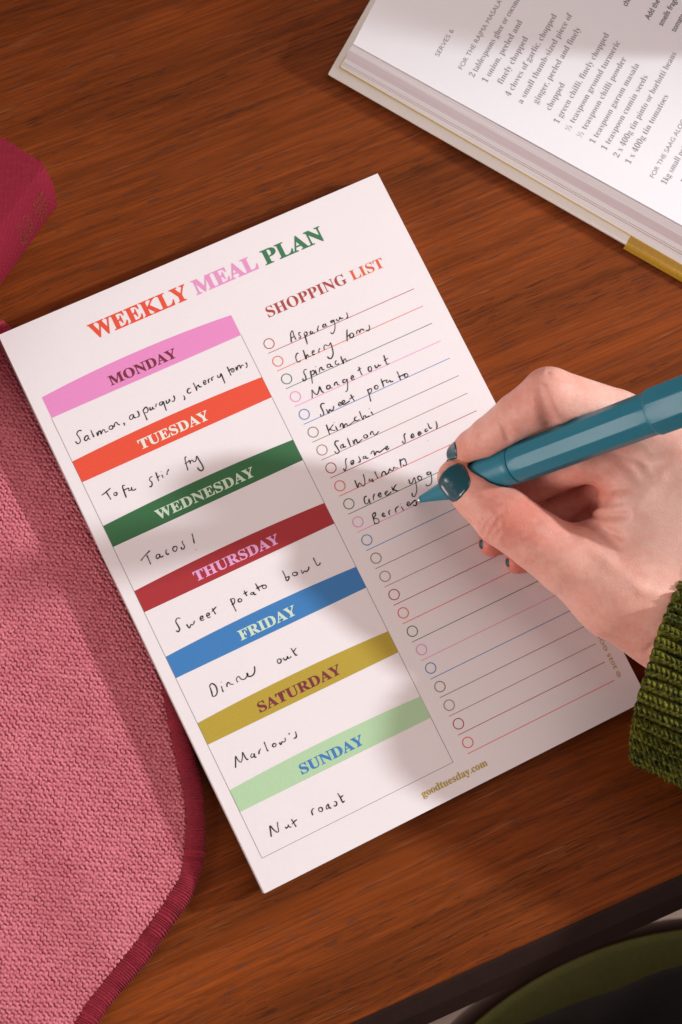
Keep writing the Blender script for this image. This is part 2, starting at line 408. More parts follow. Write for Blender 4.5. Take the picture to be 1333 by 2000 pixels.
# ---- handwriting: pen strokes measured on enlarged views (origin x, y and scale of each view)
VIEWS = dict(a=(120, 680, 3.508), b=(180, 860, 5.127), c=(260, 1030, 9.521), d=(330, 1080, 4.3), e=(400, 1250, 6.665), f=(440, 1410, 8.331),
             g=(510, 1535, 7.406), h=(550, 590, 7.016), i=(570, 680, 5.332), j=(620, 780, 5.332), k=(640, 860, 5.554))
WRITING = [
 ('a', '140,566 120,568 108,590 125,615 132,640 115,657 98,640;185,600 168,605 160,625 172,635 186,615 184,602 188,620 200,626;203,562 215,590 226,612;243,578 252,600 256,575 268,570 275,590 283,565 295,560 305,578 322,568;345,530 330,540 332,556 348,556 355,540 345,530;364,542 366,520 378,508 388,520 402,528;428,512 434,522 432,533'),
 ('a', '490,455 472,465 470,485 485,488 495,465 494,457 500,475 512,478;522,430 533,450 532,470 516,474;560,425 575,460 590,495;562,425 580,405 595,420 590,440 572,445;608,405 611,424 624,418 627,404 632,418 642,414;648,405 652,380;690,366 675,376 678,391 692,386 699,367 711,400 722,430;718,358 725,378 738,370 740,350 748,366;770,325 778,345 772,365 758,362;838,325 847,340 844,357'),
 ('a', '885,275 870,280 865,300 878,310 892,300;905,238 918,264 930,291 929,266 940,254 948,266 963,263;975,240 990,232 985,220 975,230 981,248 997,243;1013,240 1008,218 1019,208;1035,225 1032,205 1046,194;1070,185 1076,201 1090,195 1095,176 1110,210 1123,242;1138,128 1152,160 1165,188;1146,160 1160,146 1175,140 1185,150 1180,164 1168,160 1173,147;1195,130 1205,150 1208,128 1222,118 1230,138 1237,117 1250,120;1265,98 1275,118 1268,136'),
 ('b', '98,552 140,520 188,478;148,525 170,560 192,595;240,520 222,532 225,550 245,552 252,532 240,520;330,455 312,450 308,470 325,520 345,575;312,505 345,488 366,480 373,505 390,500 398,470 401,495 420,500 442,486'),
 ('b', '605,362 582,375 580,400 602,425 598,460 575,465;640,320 655,365 670,410;650,377 682,354;700,345 715,378;690,313 692,317;752,347 755,320 770,290'),
 ('b', '945,165 932,180 945,240 962,302;930,237 965,214 976,200 985,235 991,205 1008,200 1020,216 1042,202 1050,160 1075,200 1105,250 1115,285 1095,305 1068,290 1058,270'),
 ('c', '145,622 220,530 318,430;258,520 295,600 332,690;490,500 450,505 430,550 460,582 500,540 490,500 512,548 548,550 566,522;628,412 612,450 625,495 655,500 672,485;785,352 745,380 750,430 790,448 818,405 815,362 785,352;915,250 925,300 958,350 945,400 905,400 897,365;1098,118 1120,200 1143,300;1173,410 1178,416'),
 ('d', '98,548 72,548 60,575 78,610 92,640 80,662 62,652;150,598 165,622 178,628 188,600 200,606 212,590 215,570;265,555 285,548 285,532 270,535 265,555 280,568 300,558;318,530 340,520 338,505 322,510 320,530 335,545 352,535;365,465 380,490 395,515;362,495 400,450'),
 ('d', '518,385 540,435 568,492;520,388 545,383 555,400 548,425 530,435;600,382 585,392 588,410 605,410 615,395 600,382;632,315 645,340 658,362;626,346 662,324;705,330 690,338 692,350 708,345 713,330 719,348 736,348;728,256 748,290 765,318;736,300 770,280 794,270 785,285 800,300 820,290 815,272 794,270'),
 ('d', '955,148 975,190 990,232 1005,225 1010,200 985,205;1060,160 1040,172 1048,190 1072,188 1080,170 1060,160;1112,145 1125,172 1140,150 1155,158 1175,135 1174,114;1213,40 1230,75 1248,105 1268,95 1272,80'),
 ('e', '68,605 90,670 105,735;65,610 80,575 110,570 145,600 165,660 155,710 125,735 100,730;220,600 230,640 245,678;214,547 219,552;295,612 292,575 310,552 340,575 378,576;435,553 415,515 430,480 450,478 480,510 520,510 548,480 565,452 553,432 557,458 580,475 612,468 640,445 654,400 650,340'),
 ('e', '975,243 948,262 960,300 988,298 998,262 975,243;1020,232 1050,262 1075,240 1078,215 1092,238 1118,228 1128,210;1125,105 1160,160 1190,198 1208,190;1160,150 1192,103'),
 ('f', '172,748 172,650 172,560 210,620 260,655 283,585 285,495 315,550 350,605 380,615;440,512 422,545 430,580 460,570 478,535 470,520 485,570 512,576;552,528 555,480 580,435;635,325 665,400 690,465 706,468;805,345 775,372 782,402 815,402 832,370 805,345;880,335 910,368 925,325 955,328 982,305 975,255;1035,182 1052,208;1145,155 1160,210 1155,255 1115,268'),
 ('g', '150,738 140,660 132,580 180,630 230,668 255,655 245,590 238,520;352,595 372,612 395,580 392,560 410,592 442,596;440,482 475,535 510,592;450,556 485,515 522,485'),
 ('g', '752,425 735,375 748,335 768,325;870,308 838,325 845,365 880,370 892,335 870,308;965,270 945,300 955,335 980,315 980,280 968,265 992,312 1020,325;1060,225 1090,232 1098,265 1080,292 1052,280;1110,106 1145,160 1185,235 1212,215;1145,175 1192,133'),
 ('h', '138,552 132,480 128,430 152,392 170,450 202,518;130,500 178,470;262,415 240,425 245,455 265,470 260,492 238,492;310,425 335,500 358,580;315,415 340,410 355,435 340,460 320,465;410,395 395,415 405,435 430,415 430,400 436,426 462,428;500,398 498,365 512,322;590,300 570,320 575,345 600,335 610,305 602,300 613,326 632,328;705,250 680,262 685,280 710,270 720,245 735,310 732,380 705,435 675,415;755,230 770,260 795,240 800,205 812,226 848,220;892,143 908,180 905,215 888,222'),
 ('h', '235,700 210,710 198,760 215,810 240,822 268,800;300,658 320,720 340,780 345,740 357,720 375,745 402,746;425,692 450,680 440,662 422,685 435,725 460,710;515,692 515,660 527,633;590,655 585,610 605,585 635,600 660,590 675,560 700,640 710,715 685,770 655,772 630,745'),
 ('h', '900,375 900,460 902,542;900,480 935,445 960,425 985,435 990,465 965,490 938,475 945,445;1035,440 1035,400 1060,385 1075,420 1087,380 1110,372 1135,390;1200,312 1210,350 1195,390 1160,388'),
 ('i', '160,222 135,225 128,255 145,290 150,325 128,340 115,315;195,235 208,300 218,370;200,250 225,232 240,255 225,275 205,282;245,225 265,280;251,191 254,195;295,255 290,220 310,200 322,225 345,222;395,165 372,175 375,200 395,200 408,178 400,165 412,188 432,192;470,130 455,140 460,168 480,170 494,158;512,85 530,135 540,162 541,130 558,110 575,135 615,118'),
 ('i', '215,522 215,470 212,435 240,470 268,482 285,440 292,402 315,450 337,462;390,385 368,395 370,425 395,420 402,395 395,385 406,412 427,413;450,392 448,370 468,352 482,385 500,376;560,325 535,335 540,360 565,350 578,322 585,380 580,440 562,455;622,318 645,300 632,285 618,310 632,332 657,318;700,195 715,240 735,282;688,237 724,208;820,190 798,205 808,240 830,235 832,205 820,190;865,175 880,205 900,190 905,172 915,187 932,173;960,73 975,120 995,170 1017,158;963,132 1002,104'),
 ('i', '345,575 312,580 305,610 325,650 335,690 310,710 300,685;362,635 385,680 395,640 415,652 433,640 440,600;490,592 515,575 500,562 488,590 505,602 530,582 555,555 540,545 525,567 542,587 577,570 607,548;615,483 635,520 657,552;603,532 652,498'),
 ('i', '790,428 810,490 826,557;795,440 825,420 835,445 815,470 800,475;885,385 865,400 872,425 895,422 902,400 885,385;930,318 950,370 960,407;933,357 987,328;1000,330 985,345 1000,360 1025,335 1032,352 1060,345;1098,243 1120,290 1135,332;1110,302 1150,285 1183,268 1174,290 1195,305 1212,285 1200,265 1183,266'),
 ('j', '95,263 115,320 132,372;120,325 150,285 167,263;130,310 160,322 190,323;190,278 215,330;174,241 177,245;240,292 245,260 265,255 275,297 290,262 305,255 322,277 350,255 392,222;410,180 390,195 395,220 420,222 442,208;440,123 465,190 481,212 482,180 500,170 512,187 548,172;560,128 585,165;539,96 543,100'),
 ('j', '225,435 195,435 185,465 210,505 230,545 205,565 180,540;262,470 245,485 250,508 270,500 272,475 266,468 280,497 300,490;315,403 335,455 350,492;370,425 385,467 390,430 405,420 420,452 440,442 472,413;505,365 485,380 492,402 515,400 525,380 505,365;555,372 560,345 575,335 592,367 615,365 642,333'),
 ('j', '308,616 300,622 296,660 302,700 290,745 272,720;355,672 380,650 370,635 350,655 360,682 387,663;430,593 447,625 445,650 426,658;490,590 478,605 485,620 505,605 503,590 513,614 535,610;560,572 570,545 590,540 600,582 614,550 632,542 650,552 690,520 718,500;715,517 735,495 722,488 712,505 725,527 750,508'),
 ('j', '917,353 905,380 915,420 915,450 895,457 890,433;985,392 1005,370 990,360 978,385 990,402 1017,383;1060,367 1075,345 1062,338 1050,360 1065,377 1092,348;1145,305 1125,315 1130,337 1157,320;1150,248 1175,300 1197,296;1235,226 1248,270 1245,310;1151,431 1153,434'),
 ('k', '295,433 312,475 328,512 340,470 352,465 385,497 405,480 403,425 387,365;460,415 450,440 475,437 485,420 491,447 502,440;512,338 532,385 549,417;590,397 590,365 605,340 625,345 637,372 662,350 675,310 695,330 715,320 720,290 735,302 767,296;785,203 795,260 800,292;788,225 830,200 850,225 858,260 840,277 818,265'),
 ('k', '425,605 400,620 402,670 425,692 445,670 450,635 463,692;500,652 498,610 512,578;555,602 580,585 568,570 550,595 570,617 592,600;625,582 650,560 640,550 622,575 640,597 675,577 692,558;695,503 717,557;710,542 730,500 750,478;715,530 740,545 772,550'),
 ('k', '882,423 895,465 920,460 942,405 965,500 965,560 945,610 920,600 918,570;1000,385 980,400 990,430 1015,430 1022,405 1000,385;1105,340 1080,355 1090,375 1115,360 1120,343 1132,420 1125,470 1090,495 1065,480'),
 ('k', '488,803 500,860 513,912;490,800 515,785 520,815 500,850 540,850 560,880 545,900 513,905;595,822 615,800 605,788 592,810 610,827 632,818;675,812 665,780 680,753;745,787 738,745 772,713;800,718 825,762;794,689 797,693;865,702 890,680 875,668 862,695 880,712 907,690 950,650 965,680 955,710 928,700'),
]
M_PADI = M_PAD.inverted()
def px_to_pad(px, py):
    a = at(px, py, 0); o_ = M_PADI @ CO; d = (M_PADI @ a) - o_
    q = o_ - d * (o_.z / d.z); return q.x, q.y
def spline(P, n=7):
    P = np.array(P, float)
    if len(P) < 3:
        return np.array([P[0] + (P[-1] - P[0]) * t for t in np.linspace(0, 1, 4)])
    Q = np.vstack([2 * P[0] - P[1], P, 2 * P[-1] - P[-2]]); out = []
    for i in range(1, len(Q) - 2):
        for t in np.linspace(0, 1, n, endpoint=False):
            a, b, c, d = Q[i - 1], Q[i], Q[i + 1], Q[i + 2]
            out.append(0.5 * (2 * b + (c - a) * t + (2 * a - 5 * b + 4 * c - d) * t * t + (3 * b - a - 3 * c + d) * t ** 3))
    out.append(P[-1]); return np.array(out)
def stroke_mesh(name, strokes, width, mat, parent, z, place=None, cur=True):
    v, f = [], []
    for st in strokes:
        p = spline(st); d = np.gradient(p, axis=0); ln = np.linalg.norm(d, axis=1)[:, None] + 1e-9
        nrm = np.c_[-d[:, 1], d[:, 0]] / ln; n = len(p)
        wv = width * 0.5 * (0.86 + 0.22 * np.sin(np.linspace(0, 5, n) + random.random() * 6))
        wv[0] *= 0.75; wv[-1] *= 0.55
        L_, R_ = p + nrm * wv[:, None], p - nrm * wv[:, None]
        b = len(v)
        for i in range(n):
            for q in (L_[i], R_[i]):
                v.append(place(*q) if place else (q[0], q[1], z + (float(curl(q[0], q[1])) if cur else 0)))
        f += [[b + 2 * i, b + 2 * i + 1, b + 2 * i + 3, b + 2 * i + 2] for i in range(n - 1)]
    o = mesh_obj(name, v, f, mat, parent)
    bm = bmesh.new(); bm.from_mesh(o.data)
    for q in bm.faces:
        if q.normal.z < 0: q.normal_flip()
    bm.to_mesh(o.data); bm.free(); return o
for vw, txt in WRITING:
    ox, oy, s_ = VIEWS[vw]
    st = [[px_to_pad(ox + float(a.split(',')[0]) / s_, oy + float(a.split(',')[1]) / s_) for a in t.split()] for t in txt.split(';')]
    stroke_mesh('handwritten_word', st, 0.42, INK, pad, 0.075)

# ------------------------------------------------------------------ pink knitted placemat
def poly_sdf(P, X, Y):
    """signed distance to a closed outline, negative inside"""
    d = np.full(X.shape, 1e9); ins = np.zeros(X.shape, bool); n = len(P)
    for i in range(n):
        ax, ay = P[i]; bx, by = P[(i + 1) % n]
        ex, ey = bx - ax, by - ay; wx, wy = X - ax, Y - ay
        t = np.clip((wx * ex + wy * ey) / (ex * ex + ey * ey + 1e-9), 0, 1)
        d = np.minimum(d, (wx - ex * t) ** 2 + (wy - ey * t) ** 2)
        c = ((ay <= Y) & (by > Y)) | ((by <= Y) & (ay > Y))
        with np.errstate(divide='ignore', invalid='ignore'):
            xi = ax + (Y - ay) * (bx - ax) / (by - ay + 1e-12)
        ins ^= c & (X < xi)
    d = np.sqrt(d); return np.where(ins, -d, d)
MATP = [(-420, 1160), (-310, 1000), (-200, 850), (-80, 690), (-25, 628), (2, 622), (30, 650), (90, 720), (160, 850), (240, 1010), (310, 1180), (350, 1310), (366, 1400), (382, 1480), (396, 1540), (401, 1600), (399, 1660), (391, 1715), (373, 1754), (335, 1810), (284, 1880), (240, 1934), (205, 1978), (188, 2005), (160, 2050), (115, 2115), (20, 2225), (-150, 2330), (-420, 2400)]
outer = [at(x, y, 2.0) for x, y in MATP]
oc = spline([(p.x, p.y) for p in outer], 10)
TW = 3.55                                             # half width of the sewn edge
dd = np.gradient(oc, axis=0); nn = np.c_[dd[:, 1], -dd[:, 0]] / (np.linalg.norm(dd, axis=1)[:, None] + 1e-9)
mid = oc.copy() + nn * TW * (1 if True else -1)
# make sure the offset goes towards the inside (left)
if mid[len(mid) // 2, 0] > oc[len(oc) // 2, 0]: mid = oc - nn * TW
inner_poly = [tuple(p) for p in mid[::3]] + [tuple(mid[-1])]
placemat = empty('placemat', (0, 0, 0))
tag(placemat, 'pink knitted cloth placemat with dark red sewn edge under the notepad', 'placemat')
RES = 0.30
x_lo, x_hi = mid[:, 0].min() + 2, max(p[0] for p in mid) + 1; y_lo, y_hi = mid[:, 1].min() - 2, mid[:, 1].max() + 2
gx = np.arange(x_lo, x_hi, RES); gy = np.arange(y_lo, y_hi, RES)
X, Y = np.meshgrid(gx, gy, indexing='ij')
sd = poly_sdf(inner_poly, X, Y)
# distance of each point from the pad's left edge (positive = clear of the pad)
c_, s__ = math.cos(math.radians(23.5)), math.sin(math.radians(23.5))
padx = X * c_ + Y * s__; pady = -X * s__ + Y * c_
free = np.clip((-padx - 4) / 42.0, 0, 1); free = free * free * (3 - 2 * free)
below = np.clip((-pady - PH + 20) / 40.0, 0, 1); free = np.maximum(free, below * 0.8)
edge_f = np.clip(-sd / 16.0, 0, 1); edge_f = edge_f * edge_f * (3 - 2 * edge_f)
def sm_noise(X, Y, L, seed):
    r = np.random.default_rng(seed); out = np.zeros(X.shape)
    for _ in range(7):
        a = r.uniform(0, 2 * math.pi); k = r.uniform(0.6, 1.3) * 2 * math.pi / L; ph = r.uniform(0, 6.28)
        out += np.sin(k * (X * math.cos(a) + Y * math.sin(a)) + ph)
    return out / 7
def folds(X, Y, free, edge_f):
    u = (X * 0.80 + Y * 0.60)                        # soft folds running down to the right
    f_ = 1.5 * np.sin(2 * math.pi * (u + 6 * np.sin(Y / 38.0)) / 46.0 + 0.9) + 1.1 * sm_noise(X, Y, 60, 3)
    return np.maximum(0, (f_ + 1.8)) * free * edge_f
warp = 0.35 * sm_noise(X, Y, 9, 5); warp2 = 0.30 * sm_noise(X, Y, 7, 8)
ta = math.radians(-7.0)
U = (X * math.cos(ta) + Y * math.sin(ta)) + warp; V = (-X * math.sin(ta) + Y * math.cos(ta)) + warp2
CW, CH = 1.92, 1.40
Vw = V / CH + 0.20 * np.sin(2 * math.pi * U / CW + 0.7 * sm_noise(X, Y, 14, 9))
row = np.floor(Vw); fv = Vw - row - 0.5
uu = U / CW + 0.5 * (row % 2); colm = np.floor(uu); fu = uu - colm - 0.5
hsh = np.modf(np.abs(np.sin(row * 12.9898 + colm * 78.233) * 43758.5453))[0]
fv2 = fv + 0.20 * fu * np.where(hsh > 0.5, 1, 0.4)
knit = np.clip(1 - np.abs(2 * fu) ** 5.0, 0, 1) * np.clip(1 - np.abs(2 * fv2) ** 2.4, 0, 1)
knit0 = knit.copy(); hsh2 = np.modf(np.abs(np.sin(np.floor(Vw + 0.5) * 3.989 + np.floor(U / CW * 2) * 47.233) * 9543.5453))[0]
knit = knit ** 0.6 * (0.75 + 0.35 * hsh) + 0.10 * sm_noise(X, Y, 0.9, 4)
Z = 1.65 + 1.0 * knit + folds(X, Y, free, edge_f) - 1.5 * np.clip((sd + 3.3) / 1.8, 0, 1)
keep = sd < 0.8
idx = -np.ones(X.shape, int); idx[keep] = np.arange(keep.sum())
vv = np.stack([X[keep], Y[keep], Z[keep]], -1)
q = np.stack([idx[:-1, :-1], idx[1:, :-1], idx[1:, 1:], idx[:-1, 1:]], -1).reshape(-1, 4); q = q[(q >= 0).all(1)]
PINK = yarn_mat('pink_yarn', (0.57, 0.130, 0.172), (0.78, 0.25, 0.292), 900, 0.8, 0.05)
pn = N(PINK)                                         # darker red in the gaps between the stitches
va = pn.add('ShaderNodeVertexColor', layer_name='stitch_gap')
old = PINK.node_tree.nodes['Principled BSDF'].inputs['Base Color'].links[0].from_socket
pn.base(pn.mix(va.outputs[0], old, (0.20, 0.018, 0.040)))
panel = mesh_obj('knitted_panel', vv, q, PINK, placemat, smooth=True)
holes = np.clip(1 - knit0 * 3.2, 0, 1) * np.clip(0.25 + 1.1 * hsh2, 0, 1) * 0.9
cd_ = np.ones((len(vv), 4), np.float32); cd_[:, :3] = holes[keep][:, None]
panel.data.color_attributes.new('stitch_gap', 'FLOAT_COLOR', 'POINT').data.foreach_set('color', cd_.ravel())
# sewn edge: a flattened roll wrapped in thread
seg = np.r_[0, np.cumsum(np.linalg.norm(np.diff(mid, axis=0), axis=1))]
ns = int(seg[-1] / 0.16); tt = np.linspace(0, seg[-1], ns)
cx, cy = np.interp(tt, seg, mid[:, 0]), np.interp(tt, seg, mid[:, 1])
k_ = np.ones(41) / 41; pad_ = lambda a: np.convolve(np.pad(a, 20, 'edge'), k_, 'valid')
cx, cy = pad_(cx), pad_(cy)
wob = 0.16 * np.interp(tt, np.linspace(0, seg[-1], 70), rng.normal(0, 1, 70))
d2 = np.gradient(np.c_[cx, cy], axis=0); d2 /= np.linalg.norm(d2, axis=1)[:, None]; n2 = np.c_[-d2[:, 1], d2[:, 0]]
NT = 36; th = np.linspace(0, 2 * math.pi, NT, endpoint=False)
slant = 0.55 * np.sin(th)[None, :]
jit = np.interp(tt, np.linspace(0, seg[-1], 260), rng.normal(0, 0.35, 260))
thr = 0.5 + 0.5 * np.cos(2 * math.pi * (tt[:, None] + slant + jit[:, None]) / 0.86)
amp = 0.40 * (0.7 + 0.5 * np.interp(tt, np.linspace(0, seg[-1], 300), rng.random(300)))
rr_ = 1 + (thr - 0.5) * (amp[:, None] / 1.6)
a_ = (TW * 1.0 + wob)[:, None] * np.cos(th)[None, :] * rr_; b_ = 1.45 * np.sin(th)[None, :] * rr_
vx = cx[:, None] + n2[:, :1] * a_; vy = cy[:, None] + n2[:, 1:] * a_; vz = 1.62 + b_
vtr = np.stack([vx, vy, vz], -1).reshape(-1, 3)
TRIM = yarn_mat('dark_red_thread', (0.17, 0.008, 0.019), (0.37, 0.020, 0.044), 1500, 0.75, 0.2)
o = mesh_obj('edge_trim', vtr, grid_faces(ns, NT, True), TRIM, placemat, smooth=True); fix_normals(o)
# loose fibres along the sewn edge
fv_, ff_ = [], []
for _ in range(1100):
    i = rng.integers(0, ns - 1); a0 = rng.uniform(-0.6, 1.2)
    side = -1.0
    p0 = np.array([cx[i] + n2[i, 0] * TW * side * 0.95, cy[i] + n2[i, 1] * TW * side * 0.95, 1.6 + rng.uniform(-0.6, 0.9)])
    dv = np.array([n2[i, 0] * side + rng.normal(0, 0.7), n2[i, 1] * side + rng.normal(0, 0.7), rng.normal(0.1, 0.4)]); dv /= np.linalg.norm(dv)
    bend = rng.normal(0, 0.6, 3); L = rng.uniform(0.5, 1.7)
    for sgn in (0,):
        b = len(fv_)
        for j in range(4):
            t = j / 3; c = p0 + dv * L * t + bend * t * t * 0.6; wd = 0.035
            fv_ += [tuple(c + np.array([wd, 0, 0])), tuple(c + np.array([-wd, wd, 0])), tuple(c + np.array([0, -wd, wd]))]
        for j in range(3):
            for m_ in range(3):
                ff_.append([b + 3 * j + m_, b + 3 * j + (m_ + 1) % 3, b + 3 * j + 3 + (m_ + 1) % 3, b + 3 * j + 3 + m_])
fz = mesh_obj('loose_fibres', fv_, ff_, TRIM, placemat); fz['kind'] = 'stuff'

# ------------------------------------------------------------------ red cloth-bound book, top left
def cloth_mat(name, dark, light, sc_=1500):
    m = mat_new(name, light, 0.75, 0.2); n = N(m); v = n.coord()
    w1 = n.add('ShaderNodeTexWave', wave_type='BANDS', bands_direction='X'); w1.inputs['Scale'].default_value = 760; w1.inputs['Distortion'].default_value = 1.2; n.link(v, w1.inputs[0])
    w2 = n.add('ShaderNodeTexWave', wave_type='BANDS', bands_direction='Y'); w2.inputs['Scale'].default_value = 760; w2.inputs['Distortion'].default_value = 1.2; n.link(v, w2.inputs[0])
    f = n.noise(v, sc_, 3, 0.7)
    h = n.math('ADD', n.math('MULTIPLY', w1.outputs['Fac'], w2.outputs['Fac']), n.math('MULTIPLY', f, 0.6))
    n.base(n.ramp(h, [(0.2, dark), (0.9, light)])); n.bump(h, 0.5, 0.0003); return m
REDC = cloth_mat('red_book_cloth', (0.14, 0.006, 0.017), (0.40, 0.020, 0.050), 1100)
GOLD = mat_new('gold_foil', (0.75, 0.48, 0.16), 0.35, 0.5, metal=0.9)
BH = 34.0
red = empty('cloth_book', at(40, 480, 0))
tag(red, 'closed dark red cloth-bound book with gilt lettering on its spine', 'book')
red.location = (0, 0, 0)
c0 = at(86, 319, BH); c1 = at(0, 440, BH)                # top edge of the spine
du = (c0 - c1).normalized(); dn = Vector((du.y, -du.x, 0))   # along the spine / out of it
# spine cross section (out, z)
b0 = at(112, 398, 0.5)
out_b = (Vector((b0.x, b0.y, 0)) - Vector((c0.x, c0.y, 0))).dot(dn)
prof = []
for i in range(13):
    t = i / 12; z = BH * (1 - t)
    prof.append((max(0, out_b) * t + 2.6 * math.sin(math.pi * t) ** 0.8, z if i < 12 else 0.4))
nL = 40; LB = 150.0
vs = []
for j in range(nL + 1):
    s = LB * j / nL; base = Vector((c0.x, c0.y, 0)) - du * s
    rnd = 1.5 * max(0, 1 - s / 3.0) ** 2
    for (a, z) in prof:
        p = base + dn * (a - rnd); vs.append((p.x, p.y, z))
spine = mesh_obj('spine', vs, grid_faces(nL + 1, 13), REDC, red, smooth=True); fix_normals(spine)
# boards with rounded joint and the text block between them
def board(z0, z1, name, ins0):
    e = Vector((c0.x, c0.y, 0)); P = [e + dn * (ins0 + 0.25), e - du * LB + dn * (ins0 + 0.25), e - du * LB - dn * 110, e - dn * 110]
    o = prism(name, [Vector((p.x, p.y, z0)) for p in P], [Vector((p.x, p.y, z1)) for p in P], REDC, red); return bevel(o, 0.45, 3)
board(BH - 2.6, BH + 0.02, 'cover_board', 0); board(0.3, 2.9, 'cover_board', max(0, out_b))
e = Vector((c0.x, c0.y, 0)) - du * 3
P = [e + dn * (out_b * 0.2), e - du * LB, e - du * LB - dn * 106, e - dn * 106]
prism('page_block', [Vector((p.x, p.y, 3.0)) for p in P], [Vector((p.x, p.y, BH - 2.7)) for p in P], PAGE2, red)
cap_pts = [(a, z) for a, z in prof]
ev = [Vector((c0.x, c0.y, 0)) + dn * (a - 1.5) + Vector((0, 0, z)) for a, z in prof] + [Vector((c0.x, c0.y, 0.4)) - dn * 3, Vector((c0.x, c0.y, BH)) - dn * 3]
capm = fix_normals(mesh_obj('spine_head', ev, [list(range(len(ev)))], REDC, red))
def on_spine(s, t):                                      # s mm along the spine from its head, t 0..1 from top to bottom
    i = min(11, int(t * 12)); fr_ = t * 12 - i
    a = prof[i][0] * (1 - fr_) + prof[i + 1][0] * fr_; z = prof[i][1] * (1 - fr_) + prof[i + 1][1] * fr_
    p = Vector((c0.x, c0.y, 0)) - du * s + dn * (a + 0.10); return (p.x, p.y, z)
gs = []
for ln, (s0, s1, t0) in enumerate(((6.5, 12.5, 0.24), (6.5, 12.8, 0.36), (6.8, 12.3, 0.48), (7.5, 11.5, 0.60), (7.2, 11.8, 0.70))):
    s = s0
    while s < s1:                                        # illegible gilt capitals
        wd = random.uniform(0.5, 0.8)
        gs.append([(s, t0), (s + wd * 0.1, t0 + 0.07)])
        gs.append([(s, t0 + random.choice((0, 0.035, 0.07))), (s + wd * 0.5, t0 + random.choice((0.0, 0.03))), (s + wd * 0.8, t0 + random.uniform(0, 0.07))])
        s += wd + 0.35
stroke_gold = []
def gold_mesh(name, strokes, wmm):
    v, f = [], []
    for st in strokes:
        p = spline(st, 5); m = len(p); b = len(v)
        P3 = [Vector(on_spine(*q)) for q in p]
        for i in range(m):
            d = (P3[min(i + 1, m - 1)] - P3[max(i - 1, 0)]).normalized(); nn_ = d.cross((dn + Vector((0, 0, 0.3))).normalized()).normalized() * wmm * 0.5
            v += [tuple(P3[i] + nn_), tuple(P3[i] - nn_)]
        f += [[b + 2 * i, b + 2 * i + 1, b + 2 * i + 3, b + 2 * i + 2] for i in range(m - 1)]
    return mesh_obj(name, v, f, GOLD, spine)
gold_mesh('gilt_lettering', gs, 0.16)
orn = []
for k in range(3):
    s0, t0 = 16.8 + 2.6 * k, 0.46 + 0.03 * k
    orn.append([(s0 + 1.3 * math.cos(a) * (1 - a / 16), t0 + 0.17 * math.sin(a) * (1 - a / 16)) for a in np.linspace(0, 10, 16)])
orn += [[(15.2, 0.55), (16.5, 0.70), (18.5, 0.66), (20.0, 0.74), (22.0, 0.66), (24.0, 0.72)], [(16, 0.30), (17.5, 0.24), (19.5, 0.30), (21.5, 0.25), (23.2, 0.33)], [(14.2, 0.60), (13.8, 0.52), (14.6, 0.5)]]
gold_mesh('gilt_ornament', orn, 0.16)

# ------------------------------------------------------------------ open cookbook, top right
book = empty('cookbook', (0, 0, 0))
tag(book, 'open white cookbook with a printed ingredient list and mustard cover edge', 'book')
def line_pt(l, x): (x0, y0), (x1, y1) = l; return y0 + (y1 - y0) * (x - x0) / (x1 - x0)
XR = 1800
def outline(front, left, z):
    """front edge line, left edge line (pixels), at height z -> four corners reaching far outside the picture"""
    (fx0, fy0), (fx1, fy1) = front; (lx0, ly0), (lx1, ly1) = left
    a = at(fx0, fy0, z); bdir = (at(fx1, fy1, z) - a).normalized(); ldir = (at(lx1, ly1, z) - at(lx0, ly0, z)).normalized()
    return [a, a + bdir * 190, a + bdir * 190 + ldir * 110, a + ldir * 110]
LB0 = ((640, 145), (1333, 540)); LL0 = ((640, 145), (723, 0))
cov = prism('cover_board', outline(((642, 147), (1333, 543)), LL0, 0.3), outline(LB0, LL0, 3.0), CREAM, book); bevel(cov, 0.7, 3)
# mustard part of the cover, wrapped round the board
MUST = paper_mat('cover_mustard', (0.56, 0.32, 0.035), 0.4, 0.2)
q0, q1 = outline(LB0, LL0, 3.0)[0], outline(LB0, LL0, 3.0)[1]; bd = (q1 - q0).normalized(); bn = Vector((-bd.y, bd.x, 0))
st = (at(1227, 470, 3.0) - q0).dot(bd)
pz = [(-0.80, 0.32), (-0.20, 2.6), (0.5, 3.12), (22, 3.12)]
vv_, ff2 = [], []
for s in (st, st + 1.0, 190.2):
    off = 0.9 if s == st else 0
    for (a, z) in pz: p = q0 + bd * s + bn * a; vv_.append((p.x, p.y, z))
vv_ = np.array(vv_); fix_normals(mesh_obj('mustard_cover_panel', vv_, [[4 * i + j, 4 * i + j + 1, 4 * i + j + 5, 4 * i + j + 4] for i in range(2) for j in range(3)], MUST, book))
LY = [  # front edge line, left edge line, height
    (((665, 131), (1333, 517)), ((665, 131), (684, 97)), 3.2),
    (((668, 124), (1333, 497)), ((668, 124), (690, 86)), 6.2),
    (((675, 114), (1333, 481)), ((675, 114), (695, 79)), 8.4),
    (((681, 98), (1333, 463)), ((681, 98), (700, 65)), 11.0),
    (((690, 86), (1333, 441)), ((690, 86), (735, 0)), 13.4)]
OUT = [outline(*l) for l in LY]
YEL = mat_new('yellow_endpaper', (0.75, 0.50, 0.02), 0.6)
yo = outline(((662, 132), (1333, 519)), ((662, 132), (683, 96)), 3.05)
prism('endpaper', yo, [p + Vector((0, 0, 0.14)) for p in yo], YEL, book)
def lerp(A_, B_, t): return [a + (b - a) * t for a, b in zip(A_, B_)]
